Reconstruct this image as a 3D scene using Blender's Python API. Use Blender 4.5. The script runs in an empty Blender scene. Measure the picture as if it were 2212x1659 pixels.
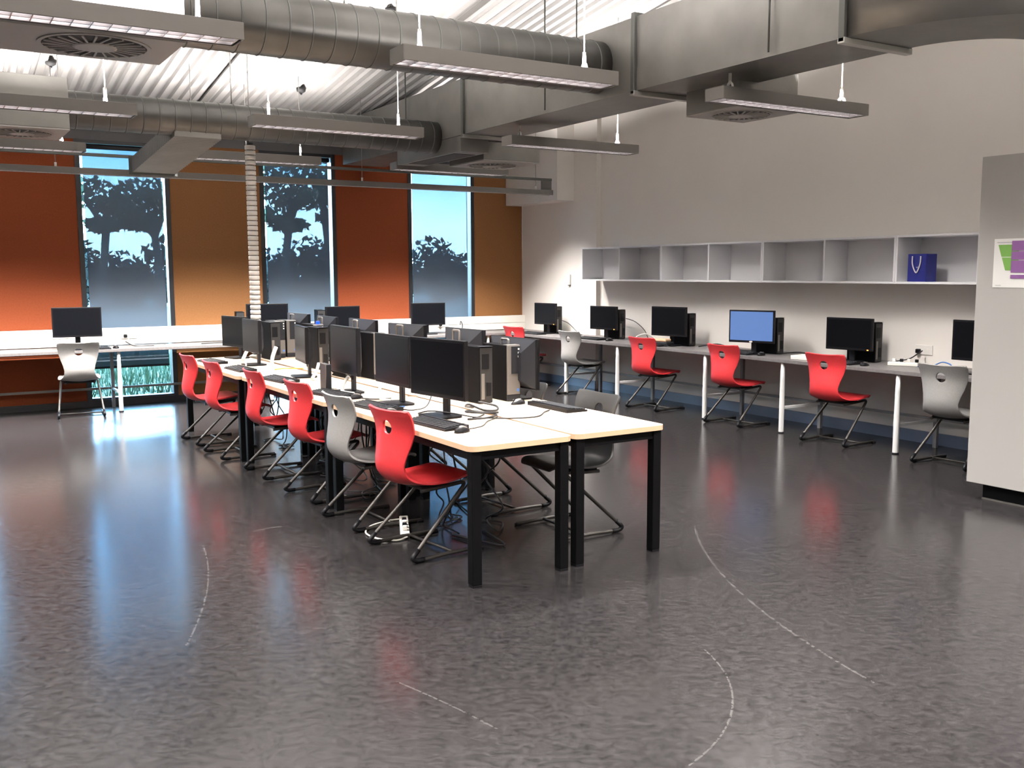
import bpy, bmesh, math, random
from mathutils import Vector, Matrix, noise
random.seed(7)
PI = math.pi
S = bpy.context.scene
C = S.collection

# ------------------------------------------------------------------ camera
cam_d = bpy.data.cameras.new('camera'); cam_d.sensor_width = 36.0
cam_d.lens = 2092.56 / 2212 * 36.0
cam_d.clip_end = 400
cam = bpy.data.objects.new('camera', cam_d); C.objects.link(cam)
yaw, pitch, roll = math.radians(31.5446), math.radians(-6.6204), math.radians(-0.2328)
fw = Vector((math.sin(yaw)*math.cos(pitch), math.cos(yaw)*math.cos(pitch), math.sin(pitch)))
rt = Vector((math.cos(yaw), -math.sin(yaw), 0)); up = rt.cross(fw)
r2 = math.cos(roll)*rt + math.sin(roll)*up
u2 = -math.sin(roll)*rt + math.cos(roll)*up
M = Matrix((r2, u2, -fw)).transposed().to_4x4()
M.translation = (0, 0, 1.6)
cam.matrix_world = M
S.camera = cam

# ------------------------------------------------------------------ view, world
S.view_settings.view_transform = 'Standard'
S.view_settings.look = 'None'
S.view_settings.exposure = 1.1
S.view_settings.gamma = 1.0
S.view_settings.use_curve_mapping = False
S.cycles.use_denoising = True
S.cycles.max_bounces = 7
S.cycles.diffuse_bounces = 4
S.cycles.glossy_bounces = 3
S.cycles.transparent_max_bounces = 12
S.cycles.sample_clamp_indirect = 6.0
S.cycles.caustics_reflective = False
S.cycles.caustics_refractive = False

LAMP_DOWN = 60.0      # watts of one hung lamp towards the floor
LAMP_UP = 162.0        # watts of one hung lamp towards the ceiling
LAMP_COL = (1.0, 0.94, 0.895)

W = bpy.data.worlds.new('sky'); S.world = W; W.use_nodes = True
nt = W.node_tree; nt.nodes.clear()
wo = nt.nodes.new('ShaderNodeOutputWorld'); bg = nt.nodes.new('ShaderNodeBackground')
tc = nt.nodes.new('ShaderNodeTexCoord'); mp = nt.nodes.new('ShaderNodeMapping')
mp.inputs['Scale'].default_value = (3.0, 3.0, 14.0); mp.inputs['Location'].default_value = (0.9, 0.2, 0.35)
nz = nt.nodes.new('ShaderNodeTexNoise'); nz.inputs['Scale'].default_value = 1.6; nz.inputs['Detail'].default_value = 5
rp = nt.nodes.new('ShaderNodeValToRGB')
rp.color_ramp.elements[0].position = 0.46; rp.color_ramp.elements[0].color = (0.22, 0.95, 1.9, 1)
rp.color_ramp.elements[1].position = 0.62; rp.color_ramp.elements[1].color = (2.3, 2.7, 3.1, 1)
nt.links.new(tc.outputs['Generated'], mp.inputs['Vector'])
nt.links.new(mp.outputs['Vector'], nz.inputs['Vector'])
nt.links.new(nz.outputs['Fac'], rp.inputs['Fac'])
sz = nt.nodes.new('ShaderNodeSeparateXYZ'); nt.links.new(tc.outputs['Generated'], sz.inputs['Vector'])
hz_ = nt.nodes.new('ShaderNodeMapRange'); hz_.inputs['From Min'].default_value = 0.045; hz_.inputs['From Max'].default_value = 0.13
hz_.inputs['To Min'].default_value = 1.0; hz_.inputs['To Max'].default_value = 0.0
nt.links.new(sz.outputs['Z'], hz_.inputs['Value'])
mxw = nt.nodes.new('ShaderNodeMix'); mxw.data_type = 'RGBA'; mxw.inputs[7].default_value = (2.0, 2.4, 2.8, 1)
nt.links.new(hz_.outputs['Result'], mxw.inputs['Factor']); nt.links.new(rp.outputs['Color'], mxw.inputs[6])
nt.links.new(mxw.outputs[2], bg.inputs['Color'])
bg.inputs['Strength'].default_value = 6.5
nt.links.new(bg.outputs['Background'], wo.inputs['Surface'])

# ------------------------------------------------------------------ materials
def mat(name, col, rough=0.5, metal=0.0, spec=0.5, emit=None, estr=0.0, coat=0.0):
    m = bpy.data.materials.new(name); m.use_nodes = True
    b = m.node_tree.nodes['Principled BSDF']
    b.inputs['Base Color'].default_value = (*col, 1)
    b.inputs['Roughness'].default_value = rough
    b.inputs['Metallic'].default_value = metal
    b.inputs['Specular IOR Level'].default_value = spec
    if coat: b.inputs['Coat Weight'].default_value = coat
    if emit:
        b.inputs['Emission Color'].default_value = (*emit, 1); b.inputs['Emission Strength'].default_value = estr
    return m

def varied(name, c0, c1, scale=(6, 6, 6), rough=0.5, metal=0.0, detail=4, bump=0.0, lo=0.35, hi=0.65, r1=None, spec=0.5):
    m = mat(name, c0, rough, metal, spec); n = m.node_tree; b = n.nodes['Principled BSDF']
    t = n.nodes.new('ShaderNodeTexCoord'); mp = n.nodes.new('ShaderNodeMapping'); mp.inputs['Scale'].default_value = scale
    z = n.nodes.new('ShaderNodeTexNoise'); z.inputs['Scale'].default_value = 1.0; z.inputs['Detail'].default_value = detail
    r = n.nodes.new('ShaderNodeValToRGB')
    r.color_ramp.elements[0].position = lo; r.color_ramp.elements[0].color = (*c0, 1)
    r.color_ramp.elements[1].position = hi; r.color_ramp.elements[1].color = (*c1, 1)
    n.links.new(t.outputs['Object'], mp.inputs['Vector']); n.links.new(mp.outputs['Vector'], z.inputs['Vector'])
    n.links.new(z.outputs['Fac'], r.inputs['Fac']); n.links.new(r.outputs['Color'], b.inputs['Base Color'])
    if bump:
        bp = n.nodes.new('ShaderNodeBump'); bp.inputs['Strength'].default_value = bump; bp.inputs['Distance'].default_value = 0.01
        n.links.new(z.outputs['Fac'], bp.inputs['Height']); n.links.new(bp.outputs['Normal'], b.inputs['Normal'])
    if r1 is not None:
        mr = n.nodes.new('ShaderNodeMapRange'); mr.inputs['To Min'].default_value = rough; mr.inputs['To Max'].default_value = r1
        n.links.new(z.outputs['Fac'], mr.inputs['Value']); n.links.new(mr.outputs['Result'], b.inputs['Roughness'])
    return m

m_wall = varied('warm white wall paint', (0.79, 0.755, 0.71), (0.82, 0.785, 0.74), (0.8, 0.8, 0.8), 0.75)
m_cab = mat('pale grey laminate', (0.35, 0.343, 0.328), 0.45)
m_white = mat('white melamine', (0.70, 0.70, 0.72), 0.4)
m_trunk = mat('white trunking plastic', (0.80, 0.78, 0.72), 0.4)
m_orange = varied('orange felt', (0.205, 0.050, 0.021), (0.225, 0.056, 0.023), (60, 60, 60), 0.95, spec=0.1)
m_ochre = varied('ochre felt', (0.215, 0.101, 0.041), (0.237, 0.112, 0.046), (60, 60, 60), 0.95, spec=0.1)
m_black = mat('black powder coat', (0.003, 0.003, 0.0035), 0.5, spec=0.10)
m_blackm = mat('black window frame', (0.010, 0.012, 0.016), 0.4)
m_plast = mat('black plastic', (0.006, 0.006, 0.0075), 0.42, spec=0.18)
m_case = mat('matt black case', (0.004, 0.004, 0.005), 0.6, spec=0.07)
m_plast2 = mat('charcoal plastic', (0.013, 0.014, 0.018), 0.5, spec=0.3)
m_key = mat('keycaps', (0.022, 0.024, 0.028), 0.55, spec=0.3)
m_screen = mat('dark screen', (0.004, 0.0045, 0.006), 0.3, spec=0.08)
m_blue = mat('lit blue screen', (0.02, 0.03, 0.06), 0.3, emit=(0.055, 0.105, 0.24), estr=1.0)
m_silver = mat('silver plastic', (0.15, 0.14, 0.13), 0.45, 0.3)
m_mid = mat('grey metal panel', (0.018, 0.018, 0.019), 0.55, 0.2)
m_red = varied('red plastic', (0.52, 0.030, 0.036), (0.56, 0.036, 0.042), (90, 90, 90), 0.42, spec=0.4)
m_grey = varied('silver grey plastic', (0.20, 0.195, 0.19), (0.22, 0.215, 0.21), (90, 90, 90), 0.42)
m_dgrey = varied('dark grey plastic', (0.030, 0.030, 0.030), (0.036, 0.036, 0.036), (90, 90, 90), 0.40)
m_tube = mat('dark chromed tube', (0.05, 0.046, 0.042), 0.42, 0.5)
m_wood = varied('pale maple laminate', (0.58, 0.46, 0.355), (0.64, 0.52, 0.40), (2, 22, 22), 0.35)
m_edge = mat('maple edge band', (0.62, 0.42, 0.27), 0.5)
m_bench = varied('grey bench laminate', (0.125, 0.118, 0.118), (0.155, 0.147, 0.145), (40, 40, 40), 0.38)
m_legw = mat('white powder coat', (0.72, 0.72, 0.72), 0.4)
m_legg = mat('grey powder coat', (0.22, 0.22, 0.23), 0.5)
m_alu = mat('silver painted aluminium', (0.15, 0.143, 0.133), 0.45, 0.25)
m_louv = mat('bright louvre metal', (0.62, 0.60, 0.62), 0.25, 0.6)
m_lampt = mat('fluorescent tube', (0.9, 0.9, 0.9), 0.5, emit=(1.0, 0.93, 0.88), estr=4.0)
m_galv = varied('galvanised steel', (0.068, 0.067, 0.063), (0.09, 0.0885, 0.084), (3, 3, 3), 0.34, 0.7, r1=0.44)
m_galvd = varied('dull galvanised steel', (0.17, 0.167, 0.157), (0.21, 0.206, 0.194), (3, 3, 3), 0.45, 0.6)
m_flange = mat('dark duct flange', (0.10, 0.105, 0.10), 0.5, 0.6)
m_flangel = mat('pale duct flange', (0.50, 0.50, 0.47), 0.4, 0.6)
m_ceil = varied('zinc coated roof deck', (0.25, 0.245, 0.24), (0.29, 0.284, 0.278), (1.2, 1.2, 1.2), 0.45, 0.1)
m_joint = mat('roof deck joint', (0.16, 0.155, 0.15), 0.6, 0.3)
m_hook = mat('white hook', (0.85, 0.84, 0.80), 0.3, emit=None)
m_wire = mat('steel wire', (0.35, 0.34, 0.32), 0.4, 0.6)
m_cable = mat('black cable', (0.010, 0.010, 0.012), 0.5)
m_cablew = mat('white cable', (0.70, 0.68, 0.63), 0.45)
m_cableb = mat('blue cable', (0.05, 0.16, 0.45), 0.45)
m_cabley = mat('yellow cable', (0.75, 0.45, 0.05), 0.45)
m_wplast = mat('white plastic', (0.78, 0.76, 0.72), 0.4)
m_skirt = mat('blue grey vinyl skirting', (0.13, 0.17, 0.26), 0.35)
m_dark = mat('dark void', (0.012, 0.012, 0.014), 0.7)
m_bag = mat('deep blue card', (0.012, 0.016, 0.17), 0.35)
m_rope = mat('pale rope', (0.55, 0.53, 0.55), 0.7)
m_paper = mat('white paper', (0.74, 0.74, 0.72), 0.7)
m_green = mat('green print', (0.16, 0.36, 0.07), 0.7)
m_purple = mat('purple print', (0.22, 0.09, 0.27), 0.7)
m_ink = mat('pale grey print', (0.40, 0.40, 0.42), 0.7)
m_header_shade = mat('shade toned header', (0.10, 0.10, 0.105), 0.6)  # shadow on the wall above the windows is put into this dark colour
m_led = mat('amber lamp', (0.2, 0.05, 0.01), 0.4, emit=(1.0, 0.35, 0.05), estr=3.0)
m_ledb = mat('blue lamp', (0.0, 0.0, 0.2), 0.4, emit=(0.0, 0.03, 1.0), estr=2.5)
m_bark = varied('bark', (0.03, 0.028, 0.026), (0.06, 0.055, 0.05), (3, 3, 1), 0.9)
m_leaf = varied('gum leaves', (0.018, 0.032, 0.022), (0.035, 0.055, 0.035), (0.5, 0.5, 0.5), 0.8, spec=0.1)
m_leaf2 = varied('dark scrub leaves', (0.022, 0.034, 0.034), (0.038, 0.052, 0.048), (0.5, 0.5, 0.5), 0.8, spec=0.1)
m_grass = varied('fresh grass', (0.018, 0.050, 0.022), (0.055, 0.105, 0.052), (2.2, 2.2, 2.2), 0.7)
m_field = varied('mown field', (0.045, 0.06, 0.045), (0.075, 0.09, 0.07), (0.12, 0.12, 0.12), 0.9)
m_swirl = mat('diffuser plate', (0.36, 0.35, 0.33), 0.5, 0.2)
m_amber = mat('red standby', (0.3, 0.02, 0.01), 0.4)

# floor: dark marbled vinyl, polished, with swept arc scratches
def floor_mat():
    m = mat('polished dark vinyl', (0.06, 0.06, 0.06), 0.25, spec=0.31); n = m.node_tree; b = n.nodes['Principled BSDF']
    N = n.nodes.new; L = n.links.new
    t = N('ShaderNodeTexCoord'); rotm = N('ShaderNodeMapping'); rotm.inputs['Rotation'].default_value = (0, 0, math.radians(31.5)); mp = N('ShaderNodeMapping'); mp.inputs['Scale'].default_value = (22, 32, 1)
    z = N('ShaderNodeTexNoise'); z.inputs['Scale'].default_value = 1.0; z.inputs['Detail'].default_value = 8; z.inputs['Roughness'].default_value = 0.75; z.inputs['Distortion'].default_value = 0.6
    r = N('ShaderNodeValToRGB'); r.color_ramp.elements[0].position = 0.30; r.color_ramp.elements[0].color = (0.006, 0.0057, 0.006, 1)
    r.color_ramp.elements[1].position = 0.72; r.color_ramp.elements[1].color = (0.032, 0.0298, 0.031, 1)
    L(t.outputs['Object'], rotm.inputs['Vector']); L(rotm.outputs['Vector'], mp.inputs['Vector']); L(mp.outputs['Vector'], z.inputs['Vector']); L(z.outputs['Fac'], r.inputs['Fac'])
    sx = N('ShaderNodeSeparateXYZ'); L(t.outputs['Object'], sx.inputs['Vector'])
    prev = r.outputs['Color']
    def mth(op, a, bb=None, c=None):
        q = N('ShaderNodeMath'); q.operation = op
        for i, v in enumerate((a, bb, c)):
            if v is None: continue
            if isinstance(v, (int, float)): q.inputs[i].default_value = v
            else: L(v, q.inputs[i])
        return q.outputs[0]
    wob = mth('MULTIPLY', mth('SUBTRACT', z.outputs['Fac'], 0.5), 0.02)
    for (cx, cy, R, x0, x1, y0, y1, wd) in ARCS:
        dx = mth('SUBTRACT', sx.outputs['X'], cx); dy = mth('SUBTRACT', sx.outputs['Y'], cy)
        d = mth('SQRT', mth('ADD', mth('MULTIPLY', dx, dx), mth('MULTIPLY', dy, dy)))
        e = mth('ABSOLUTE', mth('ADD', mth('SUBTRACT', d, R), wob))
        k = mth('LESS_THAN', e, wd)
        for (v, op, lim) in ((sx.outputs['X'], 'GREATER_THAN', x0), (sx.outputs['X'], 'LESS_THAN', x1), (sx.outputs['Y'], 'GREATER_THAN', y0), (sx.outputs['Y'], 'LESS_THAN', y1)):
            k = mth('MULTIPLY', k, mth(op, v, lim))
        k = mth('MULTIPLY', k, mth('MULTIPLY', mth('GREATER_THAN', z.outputs['Fac'], 0.47), 0.17))
        mx = N('ShaderNodeMix'); mx.data_type = 'RGBA'
        L(k, mx.inputs['Factor']); L(prev, mx.inputs[6]); mx.inputs[7].default_value = (0.20, 0.195, 0.19, 1); prev = mx.outputs[2]
    L(prev, b.inputs['Base Color'])
    mr = N('ShaderNodeMapRange'); mr.inputs['From Min'].default_value = 0.3; mr.inputs['From Max'].default_value = 0.7
    mr.inputs['To Min'].default_value = 0.15; mr.inputs['To Max'].default_value = 0.24
    L(z.outputs['Fac'], mr.inputs['Value']); L(mr.outputs['Result'], b.inputs['Roughness'])
    return m
ARCS = [(7.72, 1.47, 4.71, 3.0, 4.3, 2.35, 4.5, 0.006), (1.77, 3.25, 1.04, 2.05, 3.0, 2.2, 2.95, 0.0035),
        (-2.85, 2.01, 4.57, 1.5, 1.75, 2.8, 3.35, 0.004), (1.83, 5.55, 0.335, 1.70, 1.93, 5.8, 6.0, 0.010), (-4.27, 6.54, 5.69, 0.9, 1.4, 4.15, 5.7, 0.004)]
m_floor = floor_mat()

def blind_mat():
    m = bpy.data.materials.new('grey mesh blind'); m.use_nodes = True; n = m.node_tree; n.nodes.clear()
    o = n.nodes.new('ShaderNodeOutputMaterial'); tr = n.nodes.new('ShaderNodeBsdfTransparent'); tr.inputs['Color'].default_value = (0.80, 0.92, 1.0, 1)
    d = n.nodes.new('ShaderNodeBsdfDiffuse'); d.inputs['Color'].default_value = (0.12, 0.15, 0.188, 1)
    mx = n.nodes.new('ShaderNodeMixShader'); mx.inputs['Fac'].default_value = 0.78
    n.links.new(tr.outputs[0], mx.inputs[1]); n.links.new(d.outputs[0], mx.inputs[2]); n.links.new(mx.outputs[0], o.inputs['Surface'])
    return m
m_blind = blind_mat()
def glass_mat():
    m = bpy.data.materials.new('clear pane'); m.use_nodes = True; n = m.node_tree; n.nodes.clear()
    o = n.nodes.new('ShaderNodeOutputMaterial'); tr = n.nodes.new('ShaderNodeBsdfTransparent'); tr.inputs['Color'].default_value = (0.86, 0.95, 0.97, 1)
    g = n.nodes.new('ShaderNodeBsdfGlossy'); g.inputs['Roughness'].default_value = 0.02
    fr = n.nodes.new('ShaderNodeFresnel'); fr.inputs['IOR'].default_value = 1.35
    mx = n.nodes.new('ShaderNodeMixShader')
    n.links.new(fr.outputs[0], mx.inputs['Fac']); n.links.new(tr.outputs[0], mx.inputs[1]); n.links.new(g.outputs[0], mx.inputs[2]); n.links.new(mx.outputs[0], o.inputs['Surface'])
    return m
m_glass = glass_mat()

# ------------------------------------------------------------------ mesh helpers
def bm_new(): return bmesh.new()
def bx(bm, x0, x1, y0, y1, z0, z1, bev=0.0, seg=2):
    r = bmesh.ops.create_cube(bm, size=1.0)
    vs = r['verts']
    for v in vs:
        v.co = Vector(((x0+x1)/2 + v.co.x*(x1-x0), (y0+y1)/2 + v.co.y*(y1-y0), (z0+z1)/2 + v.co.z*(z1-z0)))
    if bev:
        es = list({e for v in vs for e in v.link_edges})
        bmesh.ops.bevel(bm, geom=es, offset=bev, segments=seg, affect='EDGES', profile=0.5)
    return bm
def frame_at(d):
    d = d.normalized(); a = Vector((0, 0, 1)) if abs(d.z) < 0.95 else Vector((1, 0, 0))
    u = d.cross(a).normalized(); return u, d.cross(u).normalized()
def tube(bm, pts, r, n=8, cap=True, rs=None):
    pts = [Vector(p) for p in pts]; rings = []
    u = v = None
    for i, p in enumerate(pts):
        d = (pts[min(i+1, len(pts)-1)] - pts[max(i-1, 0)])
        if d.length < 1e-9: d = Vector((0, 0, 1))
        d.normalize()
        if u is None: u, v = frame_at(d)
        else:
            u = (u - d*u.dot(d))
            if u.length < 1e-6: u, v = frame_at(d)
            u.normalize(); v = d.cross(u).normalized()
        rr = rs[i] if rs else r
        rings.append([bm.verts.new(p + (u*math.cos(2*PI*k/n) + v*math.sin(2*PI*k/n))*rr) for k in range(n)])
    for a, b in zip(rings, rings[1:]):
        for k in range(n):
            f = bm.faces.new((a[k], a[(k+1) % n], b[(k+1) % n], b[k])); f.smooth = True
    if cap:
        bm.faces.new(rings[0][::-1]); bm.faces.new(rings[-1])
    return bm
def rounded(pts, rad, seg=5):
    pts = [Vector(p) for p in pts]; out = [pts[0]]
    for i in range(1, len(pts)-1):
        p, a, b = pts[i], pts[i-1], pts[i+1]
        da, db = (a-p), (b-p); rr = min(rad, da.length*0.49, db.length*0.49)
        p0 = p + da.normalized()*rr; p1 = p + db.normalized()*rr
        for k in range(seg+1):
            t = k/seg; out.append(p0*(1-t)**2 + p*2*t*(1-t) + p1*t*t)
    out.append(pts[-1]); return out
def smooth_path(pts, n=6):
    pts = [Vector(p) for p in pts]; out = []
    for i in range(len(pts)-1):
        p0 = pts[max(i-1, 0)]; p1 = pts[i]; p2 = pts[i+1]; p3 = pts[min(i+2, len(pts)-1)]
        for k in range(n):
            t = k/n
            out.append(0.5*((2*p1) + (-p0+p2)*t + (2*p0-5*p1+4*p2-p3)*t*t + (-p0+3*p1-3*p2+p3)*t**3))
    out.append(pts[-1]); return out
def poly(bm, pts, flip=False):
    vs = [bm.verts.new(p) for p in pts]
    return bm.faces.new(vs[::-1] if flip else vs)
def prism(bm, outline, axis, a0, a1):
    # outline: list of 2D points; extruded along axis 'x','y','z'
    def P(p, a): return {'x': (a, p[0], p[1]), 'y': (p[0], a, p[1]), 'z': (p[0], p[1], a)}[axis]
    A = [bm.verts.new(P(p, a0)) for p in outline]; B = [bm.verts.new(P(p, a1)) for p in outline]
    n = len(outline)
    bm.faces.new(A[::-1]); bm.faces.new(B)
    for i in range(n): bm.faces.new((A[i], A[(i+1) % n], B[(i+1) % n], B[i]))
    return bm
def rrect(x0, x1, y0, y1, r, seg=5):
    o = []
    for cx, cy, a in ((x1-r, y1-r, 0), (x0+r, y1-r, 90), (x0+r, y0+r, 180), (x1-r, y0+r, 270)):
        for k in range(seg+1):
            t = math.radians(a + 90*k/seg); o.append((cx+r*math.cos(t), cy+r*math.sin(t)))
    return o
def lathe(bm, prof, n=16, c=(0, 0)):
    rings = [[bm.verts.new((c[0]+r*math.cos(2*PI*k/n), c[1]+r*math.sin(2*PI*k/n), z)) for k in range(n)] for r, z in prof]
    for a, b in zip(rings, rings[1:]):
        for k in range(n):
            f = bm.faces.new((a[k], a[(k+1) % n], b[(k+1) % n], b[k])); f.smooth = True
    bm.faces.new(rings[0][::-1]); bm.faces.new(rings[-1]); return bm
def obj(name, bm, m, parent=None, loc=(0, 0, 0), rot=(0, 0, 0), smooth=None):
    bmesh.ops.recalc_face_normals(bm, faces=bm.faces)
    me = bpy.data.meshes.new(name); bm.to_mesh(me); bm.free()
    for mm in (m if isinstance(m, (list, tuple)) else [m]): me.materials.append(mm)
    if smooth:
        for p in me.polygons: p.use_smooth = True
    o = bpy.data.objects.new(name, me); C.objects.link(o)
    o.location = loc; o.rotation_euler = rot
    if parent: o.parent = parent
    return o
def tag(o, label, cat, group=None, kind=None):
    if label: o['label'] = label
    if cat: o['category'] = cat
    if group: o['group'] = group
    if kind: o['kind'] = kind
    return o
def thing(name, label, cat, loc=(0, 0, 0), rotz=0.0, group=None):
    o = bpy.data.objects.new(name, None); C.objects.link(o); o.empty_display_size = 0.1
    o.location = loc; o.rotation_euler = (0, 0, rotz); return tag(o, label, cat, group)
def struct(name, bm, m, parent=None):
    o = obj(name, bm, m, parent)
    if not parent: o['kind'] = 'structure'
    return o
def dup(root, loc, rotz=0.0, label=None, group=None):
    r = root.copy(); C.objects.link(r); r.location = loc; r.rotation_euler = (0, 0, rotz)
    if label: r['label'] = label
    if group: r['group'] = group
    for ch in list(root.children):
        c = ch.copy(); C.objects.link(c); c.parent = r
        for g in list(ch.children):
            d = g.copy(); C.objects.link(d); d.parent = c
    return r

# ================================================================== THE SETTING
WY = 12.5           # inner face of the window wall
RX = 7.93           # right wall
RP = 7.86           # right wall's thicker far end
YC = 10.62          # where the thicker part ends
X0, Y0 = -6.5, -3.2
def cz(y): return 3.5 + 0.142*(WY - y)

struct('floor', bx(bm_new(), X0-.2, RX+.2, Y0-.2, WY+.15, -0.12, 0), m_floor)
struct('wall_right', bx(bm_new(), RX, RX+.2, Y0, WY+.25, 0, 6.2), m_wall)
struct('wall_right_pier', bx(bm_new(), RP, RX-.001, YC, WY-.001, 0, 3.9), m_wall)
struct('wall_left', bx(bm_new(), X0-.2, X0, Y0, WY+.25, 0, 6.2), m_wall)
struct('wall_back', bx(bm_new(), X0, RX, Y0-.2, Y0, 0, 6.2), m_wall)
# skirtings
struct('baseboard_right', bx(bm_new(), RP-.012, RX-.002, 3.2, YC, 0, 0.11) , m_skirt).location = (0.06, 0, 0)
struct('baseboard_pier', bx(bm_new(), RP-.012, RP-.001, YC, WY-.03, 0, 0.11), m_skirt)

# window wall: felt panels between full-height windows
WIN = [(-0.45, 0.61), (1.69, 2.75), (3.87, 4.90), (5.97, 7.03)]
WTOP, WBOT = 3.16, 0.055
pan = [(X0, -0.45), (0.61, 1.69), (2.75, 3.87), (4.90, 5.97), (7.03, RP)]
pmat = [m_ochre, m_orange, m_ochre, m_orange, m_ochre]
for i, (a, b) in enumerate(pan):
    struct('wall_window_%d' % (i+1), bx(bm_new(), a, b, WY, WY+.2, 0.075, WTOP), pmat[i])
struct('wall_header', bx(bm_new(), X0, RX, WY, WY+.2, WTOP, 3.75), m_header_shade)
struct('trim_1', bx(bm_new(), X0, RP, WY-.012, WY+.2, 0.0, 0.075), m_blackm)
for i, (a, b) in enumerate(WIN):
    bm = bm_new()
    w = 0.055
    bx(bm, a, a+w, WY-.012, WY+.12, WBOT+.02, WTOP); bx(bm, b-w, b, WY-.012, WY+.12, WBOT+.02, WTOP)
    bx(bm, a+w, b-w, WY+.0, WY+.12, WTOP-.04, WTOP); bx(bm, a+w, b-w, WY-.0, WY+.12, 0.076, 0.10)
    f = struct('window_%d' % (i+1), bm, m_blackm)
    obj('glass_pane', bx(bm_new(), a+w, b-w, WY+.085, WY+.091, 0.10, WTOP-.04), m_glass, f)
    # roller blind: barrel, mesh cloth, bottom bar
    kd = ['beyond the left edge of the view', 'in the leftmost visible window', 'in the middle window behind the white cable column', 'in the rightmost window near the white corner'][i]
    th = thing('roller_blind', 'grey see-through mesh roller blind hanging %s' % kd, 'blind', (a+w, WY+.05, 0), 0, 'mesh roller blinds')
    wd = b-a-2*w
    obj('blind_cloth', bx(bm_new(), 0.035, wd-0.028, -.001, .001, 0.47, WTOP-.09), m_blind, th)
    obj('bottom_bar', bx(bm_new(), 0.035, wd-0.028, -.008, .008, 0.45, 0.475, .003), m_plast2, th)
    obj('blind_barrel', tube(bm_new(), [(0.01, 0, WTOP-.072), (wd-.01, 0, WTOP-.072)], 0.03, 12), m_plast2, th)

# white trunking on the window wall
bm = bm_new(); bx(bm, X0, RP-.002, WY-.085, WY-.0125, 0.742, 0.835, .004); bx(bm, X0, RP-.002, WY-.085, WY-.0125, 0.839, 0.945, .004)
struct('trim_2', bm, m_trunk)

# corner bulkhead
struct('wall_bulkhead', bx(bm_new(), 7.58, RP, 11.15, WY-.001, 2.57, 3.9), m_wall)

# ribbed roof deck, falling towards the windows
def deck():
    bm = bm_new(); pitch = 0.12; prof = []
    x = X0-.2
    while x < RX+.2:
        prof += [(x, 0.0), (x+.052, 0.0), (x+.066, .032), (x+.104, .032)]; x += pitch
    ys = [Y0-.2, WY+.2]
    A = [bm.verts.new((p[0], ys[0], cz(ys[0])+p[1])) for p in prof]; B = [bm.verts.new((p[0], ys[1], cz(ys[1])+p[1])) for p in prof]
    for i in range(len(prof)-1): bm.faces.new((A[i], A[i+1], B[i+1], B[i]))
    return bm
struct('ceiling', deck(), m_ceil)
struct('ceiling_lid', prism(bm_new(), [(Y0-.2, cz(Y0-.2)+.06), (WY+.2, cz(WY+.2)+.06), (WY+.2, cz(WY+.2)+.2), (Y0-.2, cz(Y0-.2)+.2)], 'x', X0-.2, RX+.2), m_joint)
k = 3
for x in (-1.9, 1.2, 2.98, 4.66, 6.4):
    struct('trim_%d' % k, prism(bm_new(), [(Y0, cz(Y0)-.022), (WY, cz(WY)-.022), (WY, cz(WY)-.001), (Y0, cz(Y0)-.001)], 'x', x, x+.08), m_joint); k += 1

# ================================================================== LAMPS
def lamp_data(name, sx, sy, w, spread=None):
    d = bpy.data.lights.new(name, 'AREA'); d.shape = 'RECTANGLE'; d.size = sx; d.size_y = sy; d.energy = w; d.color = LAMP_COL
    if spread: d.spread = math.radians(spread)
    return d
ld_down = lamp_data('lamp down light', 1.42, 0.15, LAMP_DOWN, 122)
ld_up = lamp_data('lamp up light', 1.40, 0.10, LAMP_UP, 156)
ld_up_short = lamp_data('lamp short up light', 0.36, 0.10, LAMP_UP*0.36, 146)
FL = 1.53; FW = 0.19; FH = 0.088
def louvre(bm, x0, x1, hw, pitch=0.085, d0=0.004, d1=0.034):
    bx(bm, x0, x1, -hw-.006, -hw, d0, d1+.02); bx(bm, x0, x1, hw, hw+.006, d0, d1+.02)
    bx(bm, x0, x1, -.006, .006, d0, d1-.008)
    n = int((x1-x0)/pitch)
    for i in range(n+1):
        x = x0 + (x1-x0)*i/n; bx(bm, x-.003, x+.003, -hw, hw, d0, d1)
def make_light():
    t = thing('suspended_light', 'x', 'light', (0, 0, 2.8), 0, 'hung strip lights')
    bm = bm_new(); h = FW/2
    bx(bm, -FL/2, FL/2, -h, -h+.012, 0, FH, .002); bx(bm, -FL/2, FL/2, h-.012, h, 0, FH, .002)
    bx(bm, -FL/2+.01, FL/2-.01, -h+.012, h-.012, FH-.012, FH-.002)
    obj('housing', bm, m_alu, t)
    for s in (-1, 1):
        obj('end_cap', bx(bm_new(), s*(FL/2-.002)-.006, s*(FL/2-.002)+.006, -h+.001, h-.001, 0.0005, FH-.0005, .002), m_alu, t)
    bm = bm_new(); louvre(bm, -FL/2+.02, FL/2-.02, h-.022); obj('louvre', bm, m_louv, t)
    bm = bm_new(); tube(bm, [(-FL/2+.05, -.04, .058), (FL/2-.05, -.04, .058)], .008, 8); tube(bm, [(-FL/2+.05, .04, .058), (FL/2-.05, .04, .058)], .008, 8)
    obj('lamp_tube', bm, m_lampt, t)
    for nm, d, z, r in (('down_lamp', ld_down, 0.002, 0), ('up_lamp', ld_up, FH+.01, PI)):
        o = bpy.data.objects.new(nm, d); C.objects.link(o); o.parent = t; o.location = (0, 0, z); o.rotation_euler = (r, 0, 0)
    return t
def add_hangers(t, x, y, z, offs):
    for dx in offs:
        g = obj('hanger_hook', hook_bm(), m_hook, t, (dx, 0, FH))
        ztop = cz(y) - z - FH + 0.02
        if x > 5 and dx < 0 and y > 4.2: ztop = 3.0 - z - FH + 0.004      # clipped to the underside of the big duct
        obj('hanger_wire', tube(bm_new(), [(0, 0, .085), (0, 0, max(ztop, .10))], .004, 6), m_wire, g)
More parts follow.
